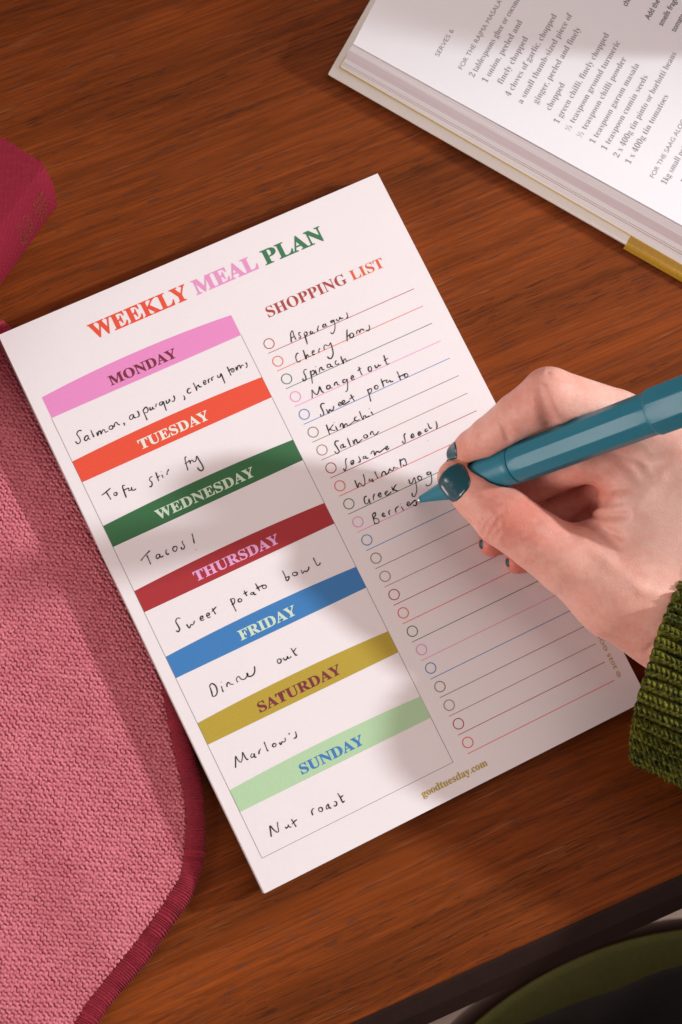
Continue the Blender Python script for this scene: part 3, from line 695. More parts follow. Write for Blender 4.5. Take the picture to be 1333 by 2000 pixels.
def edge_lines_mat(name, c):
    m = paper_mat(name, c, 0.65, 0.06); n = N(m)
    cdn = n.add('ShaderNodeTexCoord'); sp = n.add('ShaderNodeSeparateXYZ'); n.link(cdn.outputs['Object'], sp.inputs[0])
    cb = n.add('ShaderNodeCombineXYZ'); n.link(n.math('MULTIPLY', sp.outputs[2], 5200), cb.inputs[2]); n.link(n.math('MULTIPLY', sp.outputs[0], 9), cb.inputs[0])
    f = n.noise(cb.outputs[0], 1.0, 3, 0.7)
    n.base(n.ramp(f, [(0.3, tuple(a * 0.80 for a in c)), (0.6, c)])); n.bump(f, 0.4, 0.0003)
    return m
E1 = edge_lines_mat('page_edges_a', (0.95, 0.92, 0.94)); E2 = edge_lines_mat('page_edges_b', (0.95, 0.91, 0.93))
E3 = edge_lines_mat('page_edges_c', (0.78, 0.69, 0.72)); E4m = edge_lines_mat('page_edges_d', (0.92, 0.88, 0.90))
BRN = mat_new('brown_page_edge', (0.33, 0.22, 0.16), 0.7)
prism('page_section', OUT[0], lerp(OUT[0], OUT[1], 0.94), E1, book)
prism('page_section', lerp(OUT[0], OUT[1], 0.945), OUT[1], BRN, book)
prism('page_section', lerp(OUT[1], OUT[2], 0.01), lerp(OUT[1], OUT[2], 0.22), E2, book)
prism('page_section', lerp(OUT[1], OUT[2], 0.225), lerp(OUT[1], OUT[2], 0.28), BRN, book)
prism('page_section', lerp(OUT[1], OUT[2], 0.285), lerp(OUT[1], OUT[2], 0.99), E1, book)
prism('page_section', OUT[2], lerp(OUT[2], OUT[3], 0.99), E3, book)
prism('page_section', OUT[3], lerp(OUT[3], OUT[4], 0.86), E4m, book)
# the open page: a thin sheet that rises gently towards the gutter
pa, pb, pc, pd = [Vector(p) for p in OUT[4]]
PZ = 13.5; nu, nv = 60, 40; pv = []
def page_lift(t): return 0.25 * math.sin(min(1, t / 12.0) * math.pi * 0.5) - 0.0 + 0.0030 * max(0, t - 70) ** 2
pdir = (pb - pa).normalized(); pin = (pd - pa); plen = pin.length; pin = pin.normalized(); pwid = (pb - pa).length
for i in range(nu):
    for j in range(nv):
        t = plen * (j / (nv - 1)) ** 1.4; p = pa + pdir * (pwid * i / (nu - 1)) + pin * t
        pv.append((p.x, p.y, PZ + page_lift(t)))
pg = mesh_obj('page', pv, grid_faces(nu, nv), PAGE, book, smooth=True)
if pg.data.polygons[0].normal.z < 0: pg.data.flip_normals()
# unseen facing half, added and raised high to shade the open page
fp = [(110.4, 3.2), (110.6, 17), (112, 44), (117, 76), (126, 104), (139, 125), (148, 118), (136, 98), (129, 72), (126.5, 40), (126, 3.2)]
def bk(sv, tv, z): p = pa + pdir * sv + pin * tv; return (p.x, p.y, z)
nf_ = len(fp); NS_ = 24; fvv = [bk(190.0 * i / (NS_ - 1), t + 0.25 * math.sin(i * 1.7 + t), z) for i in range(NS_) for t, z in fp]
ff_2 = [[i * nf_ + j, i * nf_ + (j + 1) % nf_, (i + 1) * nf_ + (j + 1) % nf_, (i + 1) * nf_ + j] for i in range(NS_ - 1) for j in range(nf_)] + [list(range(nf_)), list(range((NS_ - 1) * nf_, NS_ * nf_))]
fix_normals(mesh_obj('unseen_facing_pages', fvv, ff_2, PAGE2, book, smooth=False))
cb = [bk(-4, 111, 0), bk(188, 111, 0), bk(188, 232, 0), bk(-4, 232, 0)]
rc = prism('cover_board', [Vector((p[0], p[1], 0.3)) for p in cb], [Vector((p[0], p[1], 3.0)) for p in cb], CREAM, book); bevel(rc, 0.7, 3)
pin_o = Vector((pin.x, pin.y, 0)); g_ = np.array([[pdir.x, pin.x], [pdir.y, pin.y]])
def page_z(x, y):
    s, t = np.linalg.solve(g_, np.array([x - pa.x, y - pa.y])); return PZ + page_lift(max(0, t)) + 0.05
RECIPE = [  # words, start and end of the base line in the photograph (end None: runs out of the picture), style
 ('SERVES 6', (857, 112), (887, 61), 's'), ('FOR THE RAJMA MASALA', (903, 137), (981, 3), 's'), ('2 tablespoons ghee or coconut oil', (926, 152), None, 'r'),
 ('1 onion, peeled and', (951, 163), (1021, 44), 'r'), ('finely chopped', (981, 166), (1032, 76), 'r'), ('4 cloves of garlic, chopped', (996, 190), (1088, 32), 'r'),
 ('a small thumb-sized piece of', (1020, 204), (1119, 30), 'r'), ('ginger, peeled and finely', (1050, 204), (1135, 57), 'r'), ('chopped', (1075, 217), (1104, 166), 'r'),
 ('1 green chilli, finely chopped', (1091, 243), (1190, 69), 'r'), ('½ teaspoon ground turmeric', (1113, 257), (1212, 84), 'r'), ('½ teaspoon chilli powder', (1136, 270), (1224, 116), 'r'),
 ('1 teaspoon garam masala', (1161, 282), (1249, 128), 'r'), ('1 teaspoon cumin seeds', (1184, 295), (1266, 151), 'r'), ('2 x 400g tin pinto or borlotti beans', (1208, 309), (1322, 106), 'r'),
 ('1 x 400g tin tomatoes', (1231, 322), (1306, 189), 'r'), ('FOR THE SAAG ALOO', (1277, 349), (1340, 236), 's'), ('1kg small potatoes, peeled and', (1301, 362), None, 'r'), ('potatoes cut into chunks', (1336, 358), None, 'r'),
 ('chopped onion', (1224, 14), None, 'b'), ('Add the garlic and', (1268, 40), None, 'b'), ('smells fragrant, then', (1294, 52), None, 'b'), ('tomatoes and simmer', (1319, 64), None, 'b')]
HBK = ink_mat('book_ink_bold', (0.13, 0.12, 0.13))
bx_ = (at(1249, 128, PZ) - at(1161, 282, PZ)).normalized()
for (s, a, b, sty) in RECIPE:
    A_ = at(a[0], a[1], PZ)
    if b: B_ = at(b[0], b[1], PZ); dx = (B_ - A_).normalized(); wl = (B_ - A_).length
    else: dx = bx_; wl = None
    dy = Vector((-dx.y, dx.x, 0))
    def place(u, v, A_=A_, dx=dx, dy=dy):
        p = A_ + dx * u + dy * v; return (p.x, p.y, page_z(p.x, p.y))
    if sty == 'r': text_on('printed_line', bold(s), BKINK, book, place, 0, wl, 2.2, offset=-0.009, cap_ref=0.66)
    elif sty == 's': text_on('printed_line', s, BKINK, book, place, 0, wl, 1.75, offset=-0.004, cap_ref=0.70)
    else: text_on('printed_line', s, HBK, book, place, 0, wl, 2.2, offset=0.012, cap_ref=0.70)

# ------------------------------------------------------------------ pen
pad_n = (M_PAD.to_3x3() @ Vector((0, 0, 1)))
tx, ty = px_to_pad(813, 979)
PEN0 = M_PAD @ Vector((tx, ty, 0.25))
PEN1 = at(1283, 803, 84.0)
pax = (PEN1 - PEN0); plen_ = pax.length; pax.normalize()
print('pen elevation', math.degrees(math.asin(pax.z)), 'length to cap', plen_)
def frame_of(ax):
    up = Vector((0, 0, 1)) - ax * ax.z; up.normalize(); return up, ax.cross(up).normalized()
PU, PVv = frame_of(pax)
def facing():
    v = (CO - PEN1); v = v - pax * v.dot(pax); v.normalize(); return math.atan2(v.dot(PVv), v.dot(PU))
FA = facing()
def lathe(name, prof, mat, parent, nseg=64, facet=0, smooth=True, rot=0.0):
    """prof: (distance along the pen, radius, facetness 0..1)"""
    v = []
    for (t, r, k) in prof:
        for j in range(nseg):
            a = 2 * math.pi * j / nseg
            rad = r
            if facet:
                seg_ = 2 * math.pi / facet; m_ = (a + seg_ / 2) % seg_ - seg_ / 2
                flat = r * math.cos(seg_ / 2) / math.cos(m_)
                rad = r * (1 - k) + min(flat, r * 0.992) * k
            p = PEN0 + pax * t + (PU * math.cos(a + rot) + PVv * math.sin(a + rot)) * rad
            v.append(tuple(p))
    f = grid_faces(len(prof), nseg, True)
    o = mesh_obj(name, v, f, mat, parent, smooth=smooth); fix_normals(o)
    return o
def pen_mat():
    m = mat_new('teal_plastic', (0.026, 0.195, 0.27), 0.36, 0.32, coat=0.05); n = N(m)
    f = n.noise(n.coord(), 1500, 3, 0.6); g = n.noise(n.coord(), 45, 3, 0.6)
    rr = n.add('ShaderNodeMapRange'); n.link(g, rr.inputs[0]); rr.inputs[3].default_value = 0.30; rr.inputs[4].default_value = 0.42; n.link(rr.outputs[0], n.b.inputs['Roughness'])
    n.bump(f, 0.05, 0.0001); return m
TEAL = pen_mat()
METAL = mat_new('nib_metal', (0.72, 0.70, 0.68), 0.25, 0.5, metal=1.0)
pen = empty('pen', (0, 0, 0)); tag(pen, 'teal faceted ballpoint pen held in the writing hand', 'pen')
lathe('nib', [(0, 0.05, 0), (0.05, 0.3, 0), (0.4, 0.38, 0), (0.9, 0.55, 0), (2.6, 1.05, 0), (2.65, 0.2, 0)], METAL, pen, 32)
SE = plen_ * 0.445                                         # where the smooth section meets the faceted barrel
lathe('grip_section', [(2.3, 0.9, 0), (2.35, 1.25, 0), (5, 1.7, 0), (9, 2.5, 0), (14, 3.6, 0), (20, 4.75, 0), (27, 5.7, 0), (34, 6.25, 0), (SE - 3, 6.5, 0), (SE - 0.35, 6.58, 0), (SE - 0.1, 6.4, 0), (SE - 0.1, 1, 0)], TEAL, pen, 96)
br = [(SE + 0.05, 1, 0), (SE + 0.05, 6.35, 0), (SE + 0.35, 6.62, 0.0), (SE + 2.2, 6.75, 0.25), (SE + 4.5, 6.85, 1.0)]
br += [(SE + 4.5 + (plen_ - SE - 9) * i / 8, 6.85 + 0.35 * i / 8, 1.0) for i in range(1, 9)]
br += [(plen_ - 2.5, 7.22, 0.5), (plen_ + 4, 7.25, 0.0)]
lathe('barrel', br, TEAL, pen, 192, 10, True, FA)
lathe('pen_cap', [(plen_ - 0.6, 6.9, 0), (plen_ - 0.5, 7.5, 0.2), (plen_ - 0.1, 7.9, 0.6), (plen_ + 1.0, 8.25, 1), (plen_ + 25, 8.4, 1), (plen_ + 27, 8.0, 1), (plen_ + 27.2, 0.5, 0)], TEAL, pen, 192, 8, True, FA)
for o in pen.children:
    if o.name in ('barrel', 'pen_cap'):
        es = o.modifiers.new('edges', 'EDGE_SPLIT'); es.split_angle = math.radians(14)

# ------------------------------------------------------------------ the person's hand
def smin(a, b, k):
    h = np.clip(0.5 + 0.5 * (b - a) / k, 0, 1); return b + (a - b) * h - k * h * (1 - h)
def capsule(P, a, b, ra, rb):
    a = np.array(a, np.float32); b = np.array(b, np.float32); ba = b - a; L2 = float(ba @ ba)
    t = np.clip(((P - a) @ ba) / L2, 0, 1)
    q = P - a - t[..., None] * ba
    return np.sqrt((q * q).sum(-1)) - (ra + (rb - ra) * t)
def J(px, py, z): return np.array(at(px, py, z)[:], np.float32)
# joints: where the photograph shows them, height above the table (mm), radius (mm)
TH = [(J(1335, 1210, 28), 16.0), (J(1210, 1160, 31), 13.5), (J(1110, 1096, 34), 11.4), (J(1050, 1056, 35), 10.0), (J(985, 1010, 34.5), 10.0), (J(935, 965, 31.5), 8.9), (J(893, 934, 28.5), 6.8)]
IX = [(J(1385, 895, 50), 11.5), (J(1200, 818, 55), 9.8), (J(1074, 775, 60), 9.5), (J(1012, 812, 51), 7.7), (J(958, 855, 40), 7.2), (J(925, 875, 32), 6.3), (J(900, 888, 26.5), 4.9)]
MD = [(J(1440, 970, 48), 11.0), (J(1280, 920, 47), 9.5), (J(1145, 893, 43), 8.6), (J(1090, 915, 33), 7.8), (J(1035, 945, 23), 7.2), (J(985, 978, 16.5), 5.8)]
RG = [(J(1450, 1060, 42), 10.5), (J(1330, 1000, 40), 9.0), (J(1195, 950, 32), 8.0), (J(1125, 990, 22), 7.2), (J(1040, 1030, 16.5), 6.2), (J(962, 1060, 14.2), 4.9)]
LT = [(J(1450, 1140, 34), 10.0), (J(1360, 1080, 32), 8.2), (J(1245, 1030, 24), 7.2), (J(1160, 1060, 17), 6.2), (J(1080, 1082, 13.6), 5.5), (J(1011, 1096, 12.6), 4.4)]
WR = J(1445, 1245, 29)
FAe = WR + np.array([150, -62, 8], np.float32)
allp = np.array([p for ch in (TH, IX, MD, RG, LT) for p, _ in ch] + [WR])
lo_ = allp.min(0) - 16; hi_ = allp.max(0) + 16
hi_[0] = WR[0] + 30; lo_[2] = max(lo_[2], 7.0)
VX = 0.62
ax_ = [np.arange(lo_[i], hi_[i], VX, dtype=np.float32) for i in range(3)]
def hand_sdf(P):
    def chain(C): 
        d = None
        for (a, ra), (b, rb) in zip(C[:-1], C[1:]):
            c = capsule(P, a, b, ra, rb); d = c if d is None else smin(d, c, 1.0)
        return d
    # palm: metacarpals, muscle of the thumb and the web between thumb and forefinger
    palm = None
    for C, r0 in ((IX, 14), (MD, 15), (RG, 15), (LT, 14)):
        m0 = C[0][0] * 0.55 + WR * 0.45
        for c in (capsule(P, C[0][0], m0, 11.5, r0), capsule(P, m0, WR, r0, 18)):
            palm = c if palm is None else smin(palm, c, 7.0)
    th = capsule(P, TH[0][0], TH[1][0], 18, 14.0)
    palm = smin(palm, th, 10)
    palm = smin(palm, capsule(P, TH[0][0], WR, 18, 19), 8)
    palm = smin(palm, capsule(P, J(1185, 1055, 35), J(1250, 975, 43), 8.5, 10.0), 8)       # web
    palm = smin(palm, capsule(P, J(1250, 975, 43), J(1325, 900, 49), 10.0, 11.0), 8)
    palm = smin(palm, capsule(P, J(1240, 1110, 36), J(1360, 960, 48), 12, 13), 10)
    palm = smin(palm, capsule(P, WR, FAe, 19, 24), 8)
    d = None
    for C, k in ((TH, 9.0), (IX, 6.0), (MD, 5.0), (RG, 5.0), (LT, 5.0)):
        c = smin(chain(C), palm, k); d = c if d is None else smin(d, c, 0.9)
    # knuckle of the forefinger: bony top
    return d
GX, GY, GZ = np.meshgrid(*ax_, indexing='ij')
PP = np.stack([GX, GY, GZ], -1)
def pen_sdf(P):
    a0 = np.array((PEN0 + pax * 6)[:], np.float32); a1 = np.array((PEN0 + pax * 30)[:], np.float32); a2 = np.array((PEN0 + pax * plen_)[:], np.float32); a3 = np.array((PEN0 + pax * (plen_ + 45))[:], np.float32)
    return np.minimum(np.minimum(capsule(P, a0, a1, 2.0, 6.1), capsule(P, a1, a2, 6.3, 7.3)), capsule(P, a2, a3, 8.2, 8.6))
D = np.empty(GX.shape, np.float32)
for i in range(0, len(ax_[0]), 24): D[i:i + 24] = -smin(-hand_sdf(PP[i:i + 24]), pen_sdf(PP[i:i + 24]) - 0.1, 1.2)
def seg_d(P, a, b):
    return capsule(P, a, b, 0, 0)
# creases: (points on the skin, depth, width) found by walking from the camera side onto the surface
def surf(px, py, z_hi=95):
    """first point of the hand's surface along the camera ray of this pixel"""
    z = np.arange(z_hi, 5, -0.25); pts = np.array([at(px, py, zz)[:] for zz in z], np.float32)
    d = hand_sdf(pts); i = np.argmax(d < 0); return pts[i] if d[i] < 0 else None
CREASE = [  # flexion and skin folds, in photograph pixels
 ([(944, 1044), (950, 1026), (963, 1012)], 0.55, 0.7), ([(953, 1056), (959, 1038), (971, 1022)], 0.45, 0.7), ([(937, 1030), (943, 1016), (955, 1004)], 0.32, 0.6),
 ([(963, 1062), (967, 1048), (977, 1036)], 0.28, 0.6), ([(985, 1000), (975, 1012), (972, 1026)], 0.25, 0.7),
 ([(1054, 764), (1060, 784), (1065, 804), (1070, 822), (1074, 832)], 1.15, 1.15), ([(1064, 806), (1069, 820), (1074, 832)], 1.0, 1.8),
 ([(974, 818), (984, 834), (992, 858)], 0.60, 0.7), ([(980, 815), (992, 832), (1000, 850)], 0.28, 0.7),
 ([(1028, 742), (1040, 731), (1052, 726)], 0.16, 0.7), ([(1062, 742), (1056, 732), (1060, 722)], 0.2, 0.6), ([(1074, 742), (1070, 731), (1073, 722)], 0.15, 0.6),
 ([(1126, 1018), (1150, 1000), (1185, 975)], 0.7, 1.1), ([(1128, 1022), (1165, 1026), (1212, 1048)], 0.55, 1.1),
 ([(1132, 1018), (1175, 1008), (1225, 1006)], 0.5, 1.0), ([(1150, 992), (1180, 985), (1215, 982)], 0.35, 0.9), ([(1150, 1030), (1185, 1046), (1210, 1070)], 0.35, 1.0),
 ([(1175, 965), (1200, 958), (1225, 955)], 0.3, 0.9), ([(1215, 905), (1235, 920), (1250, 942)], 0.4, 1.2), ([(1232, 888), (1256, 905), (1270, 925)], 0.35, 1.2),
 ([(1290, 1250), (1275, 1262), (1262, 1275)], 0.3, 0.9)]
for pts, dep, wd in CREASE:
    sp_ = [surf(*p) for p in pts]; sp_ = [p for p in sp_ if p is not None]
    for a, b in zip(sp_[:-1], sp_[1:]):
        l3 = np.minimum(a, b) - 5; h3 = np.maximum(a, b) + 5
        sl = tuple(slice(max(0, int((l3[i] - lo_[i]) / VX)), max(0, int((h3[i] - lo_[i]) / VX) + 1)) for i in range(3))
        ds = seg_d(PP[sl], a, b); D[sl] += 1.9 * dep * np.exp(-(ds / (wd * 1.2)) ** 2)
BULGE = [((1110, 1085), 14, 0.5), ((1055, 735), 6, 0.7), ((955, 1018), 7, 0.4)]
for p, wd, am in BULGE:
    c = surf(*p)
    if c is None: continue
    ds = np.sqrt(((PP - c) ** 2).sum(-1)); D -= (am * np.exp(-(ds / wd) ** 2)).astype(np.float32)
# tendons and veins under the skin on the back of the hand
for pts, am, wd in (([(1140, 1060), (1190, 1100), (1250, 1150), (1310, 1170)], 0.45, 2.0), ([(1235, 1000), (1290, 930), (1330, 880)], 0.5, 2.2), ([(1215, 985), (1250, 915), (1265, 880)], 0.35, 1.8), ([(1180, 1140), (1260, 1120), (1330, 1060)], 0.25, 2.2)):
    sp_ = [surf(*p) for p in pts]; sp_ = [p for p in sp_ if p is not None]
    for a, b in zip(sp_[:-1], sp_[1:]):
        D -= (am * np.exp(-(seg_d(PP, a, b) / wd) ** 2)).astype(np.float32)

def surface_nets(D, lo, h):
    s = D < 0
    nx, ny, nz = D.shape
    cs = np.zeros((nx - 1, ny - 1, nz - 1), np.int8)
    acc = np.zeros((nx - 1, ny - 1, nz - 1, 3), np.float32); cnt = np.zeros((nx - 1, ny - 1, nz - 1), np.float32)
    cor = lambda i, j, k: (slice(i, nx - 1 + i), slice(j, ny - 1 + j), slice(k, nz - 1 + k))
    for (p, q) in [((0,0,0),(1,0,0)),((0,1,0),(1,1,0)),((0,0,1),(1,0,1)),((0,1,1),(1,1,1)),((0,0,0),(0,1,0)),((1,0,0),(1,1,0)),((0,0,1),(0,1,1)),((1,0,1),(1,1,1)),((0,0,0),(0,0,1)),((1,0,0),(1,0,1)),((0,1,0),(0,1,1)),((1,1,0),(1,1,1))]:
        a, b = D[cor(*p)], D[cor(*q)]; m = (a < 0) != (b < 0)
        t = np.where(m, a / (a - b + 1e-12), 0)
        for ax in range(3): acc[..., ax] += np.where(m, p[ax] + (q[ax] - p[ax]) * t, 0)
        cnt += m
    act = cnt > 0; idx = -np.ones(cnt.shape, np.int64); idx[act] = np.arange(act.sum())
    ijk = np.argwhere(act); v = (ijk + acc[act] / cnt[act][:, None]) * h + lo
    F = []
    for ax in range(3):
        o1, o2 = (ax + 1) % 3, (ax + 2) % 3
        sl0 = [slice(None)] * 3; sl1 = [slice(None)] * 3; sl0[ax] = slice(0, -1); sl1[ax] = slice(1, None)
        ch = s[tuple(sl0)] != s[tuple(sl1)]
        e = np.argwhere(ch); e = e[(e[:, o1] > 0) & (e[:, o2] > 0)]
        ok = (e[:, o1] < cnt.shape[o1]) & (e[:, o2] < cnt.shape[o2]) & (e[:, ax] < cnt.shape[ax]); e = e[ok]
        def ci(d1, d2):
            c = e.copy(); c[:, o1] += d1; c[:, o2] += d2; return idx[c[:, 0], c[:, 1], c[:, 2]]
        q = np.stack([ci(-1, -1), ci(0, -1), ci(0, 0), ci(-1, 0)], -1)
        ins = s[e[:, 0], e[:, 1], e[:, 2]]
        q[~ins] = q[~ins][:, ::-1]; F.append(q)
    F = np.vstack(F); return v, F[(F >= 0).all(1)]
hv, hf = surface_nets(D, lo_, VX)
# light smoothing
for _ in range(2):
    acc = np.zeros_like(hv); ct = np.zeros(len(hv))
    for a, b in ((0, 1), (1, 2), (2, 3), (3, 0)):
        for p, q in ((a, b), (b, a)):
            np.add.at(acc, hf[:, p], hv[hf[:, q]]); np.add.at(ct, hf[:, p], 1)
    hv = hv * 0.5 + 0.5 * acc / np.maximum(ct, 1)[:, None]
person = mesh_obj('person', hv, hf, SKIN, None, smooth=True)
tag(person, 'person in a ribbed green sweater writing with their right hand', 'person')
# skin colour: fingertips, knuckles and the web are redder; yellow light is painted in beside the thumbnail
red_ = np.full(len(hv), 0.30); yel_glow = np.zeros(len(hv))
def blob(c, wd, am, arr): arr += am * np.exp(-((hv - c) ** 2).sum(1) / wd ** 2)
for C, am in ((IX, 0.50), (MD, 0.5), (RG, 0.55), (LT, 0.5)):
    blob(C[-1][0], 14, am, red_); blob(C[2][0], 12, 0.38, red_)
blob(TH[4][0] + np.array([0, 0, 8]), 12, 0.30, red_); blob(TH[3][0] + np.array([0, 0, 8]), 14, 0.25, red_)
blob(J(1110, 1090, 42), 22, -0.12, red_); blob(J(1290, 1010, 62), 26, -0.28, red_); blob(J(1175, 1010, 40), 15, 0.25, red_); blob(J(1200, 1220, 40), 22, 0.15, red_); blob(J(1160, 760, 72), 16, -0.2, red_)
blob(J(866, 962, 26), 6.5, 0.9, yel_glow); blob(J(905, 905, 30), 4.5, 0.5, yel_glow)
ca = person.data.color_attributes.new('redness', 'FLOAT_COLOR', 'POINT')
cdat = np.ones((len(person.data.vertices), 4), np.float32)
cdat[:, 0] = np.clip(red_, 0, 1)[:len(cdat)]; cdat[:, 1] = np.clip(yel_glow, 0, 1)[:len(cdat)]
ca.data.foreach_set('color', cdat.ravel())

# nails: thin polished shells that follow the finger surface
POLISH = mat_new('teal_nail_polish', (0.006, 0.066, 0.085), 0.24, 0.5, coat=0.35)
def grad_n(p):
    e_ = 0.3; q = np.array([p + np.array(d, np.float32) * e_ for d in ((1,0,0),(-1,0,0),(0,1,0),(0,-1,0),(0,0,1),(0,0,-1))], np.float32)
    d = hand_sdf(q); return Vector((float(d[0] - d[1]), float(d[2] - d[3]), float(d[4] - d[5]))).normalized()
def nail(px, py, axis, normal, length, width, lift=0.42, sink=0.95, wg=0.5, z_hi=95, round_tip=2.5, flat=1.0, deep=3.2):
    """a polished nail plate: rounded outline that follows the finger it grows on"""
    q = surf(px, py, z_hi); g = grad_n(q); n = (Vector(normal).normalized() * (1 - wg) + g * wg).normalized()
    na_ = np.array(n[:], np.float32)
    ax = Vector(axis); ax = (ax - n * ax.dot(n)).normalized(); sd_ = ax.cross(n)
    NRr, NA = 16, 80; P = np.empty((NRr + 1, NA, 3), np.float32); rho_ = np.empty((NRr + 1, 1), np.float32)
    for i in range(NRr + 1):
        rho = max(1e-3, i / NRr); rho_[i] = rho
        for k in range(NA):
            a = 2 * math.pi * k / NA; c, s_ = math.cos(a), math.sin(a)
            ex = 2.0 / (round_tip if c > 0 else 3.2)
            x = math.copysign(abs(c) ** ex, c) * rho; y = math.copysign(abs(s_) ** (2.0 / 2.9), s_) * rho
            y *= 1 - 0.08 * max(0, -x)
            P[i, k] = q + np.array((ax * (x * length / 2) + sd_ * (y * width / 2))[:], np.float32)
    h = np.full(P.shape[:2], 3.0, np.float32)
    for _ in range(60): h -= np.clip(hand_sdf(P + na_ * h[..., None]) * 0.6, -0.4, 0.4)
    h = np.clip(h, -deep, 3.0) * flat
    for _ in range(4):
        h2 = h.copy(); h2[1:-1] = (h[:-2] + h[2:] + np.roll(h, 1, 1)[1:-1] + np.roll(h, -1, 1)[1:-1]) / 4; h = h2
    h = h + lift - sink * np.clip((rho_ - 0.82) / 0.18, 0, 1) ** 2
    o = mesh_obj('fingernail', (P + na_ * h[..., None]).reshape(-1, 3), grid_faces(NRr + 1, NA, True), POLISH, person, smooth=True)
    if Vector(o.data.polygons[NA * 4].normal).dot(n) < 0: o.data.flip_normals()
    return o
vdir = (CO - Vector(TH[6][0].tolist())).normalized()
nail(888, 942, at(866, 914, 30) - at(909, 966, 31), vdir + Vector((-0.30, 0.14, 0)), 12.4, 11.8, lift=0.50, sink=1.0, wg=0.2, round_tip=3.2, flat=0.95, deep=2.0)
nail(884, 884, at(868, 897, 22) - at(898, 868, 27), Vector((-0.60, 0.65, 0.35)), 7.4, 6.4, wg=0.4)
nail(939, 1063, at(938, 1078, 13) - at(950, 1050, 14), Vector((-0.9, 0.2, 0.2)), 3.6, 2.3, 0.14, 0.5, wg=0.6)
nail(991, 1099, at(988, 1112, 12) - at(1000, 1086, 12), Vector((-0.9, 0.2, 0.2)), 3.2, 2.1, 0.14, 0.5, wg=0.6)

# ------------------------------------------------------------------ green ribbed sleeve
SL_A = at(1300, 1280, 27); ax3 = (at(1414, 1327, 27) - SL_A); ax3.z = 0; ax3.normalize()
sdv = Vector((-ax3.y, ax3.x, 0))
HA, HB = 37.0, 25.0
per = math.pi * (3 * (HA + HB) - math.sqrt((3 * HA + HB) * (HA + 3 * HB)))
NR = 44; PIT = per / NR
nth = NR * 20; La = 78.0; na = int(La / 0.27)
thv = np.linspace(0, 2 * math.pi, nth, endpoint=False); av = np.linspace(0, La, na)
# equal steps along the ellipse
tf = np.linspace(0, 2 * math.pi, 4001); arc = np.r_[0, np.cumsum(np.hypot(np.diff(HA * np.cos(tf)), np.diff(HB * np.sin(tf))))]
thv = np.interp(np.linspace(0, arc[-1], nth, endpoint=False), arc, tf); sv = np.linspace(0, per, nth, endpoint=False)
AV, SV = np.meshgrid(av, sv, indexing='ij')
ripple = 0.5 * np.sin(AV / 9.0 + SV * 2 * math.pi * 3 / per) + 0.6 * sm_noise(AV, SV, 30, 12)
SV2 = SV + 0.35 * np.sin(AV / 6.0 + 2 * np.sin(SV * 2 * math.pi * 5 / per))
xr = (SV2 / PIT) % 1.0 - 0.5; rid = np.floor(SV2 / PIT)
prof_r = np.clip(np.cos(math.pi * xr * 1.0), 0, 1) ** 0.75
hr = np.modf(np.abs(np.sin(rid * 91.17) * 4375.85))[0]
ph = AV / 1.9 + np.abs(xr) * 2.3 + hr + 0.25 * sm_noise(AV, SV, 5, 77)
stn = np.floor(ph)
hs = np.modf(np.abs(np.sin(stn * 17.31 + rid * 57.7) * 9137.1))[0]
leg = (0.5 + 0.5 * np.cos(2 * math.pi * (ph % 1.0 - 0.5))) ** 1.1
ph2 = AV / 1.75 + 0.5; purl = (0.5 + 0.5 * np.cos(2 * math.pi * ph2))
hgt = 2.3 * prof_r + (0.75 + 0.45 * hs) * leg * np.clip(prof_r * 1.8 - 0.35, 0, 1) - 0.75 * np.exp(-(xr / 0.08) ** 2) + 0.45 * purl * np.clip(1 - prof_r * 1.5, 0, 1)
hgt += 0.12 * sm_noise(AV, SV, 0.9, 21)
roll = np.clip(1 - AV / 2.2, 0, 1); edge = -1.5 * roll ** 2
R1 = hgt + edge + ripple * np.clip(AV / 10, 0, 1) - 1.4
grow = 1 + 0.0018 * AV
ct_, st_ = np.cos(thv)[None, :], np.sin(thv)[None, :]
nxv = ct_ / HA; nyv = st_ / HB; nl = np.hypot(nxv, nyv); nxv, nyv = nxv / nl, nyv / nl
sx = HA * grow * ct_ + nxv * R1; sy = HB * grow * st_ + nyv * R1
aw = AV - 0.42 * sy + 0.8 * sm_noise(SV, AV * 0, 24, 30) * np.clip(1 - AV / 30, 0, 1)
Xs = SL_A.x + ax3.x * aw + sdv.x * sx; Ys = SL_A.y + ax3.y * aw + sdv.y * sx; Zs = np.maximum(0.4, SL_A.z + sy)
vo_ = np.stack([Xs, Ys, Zs], -1)
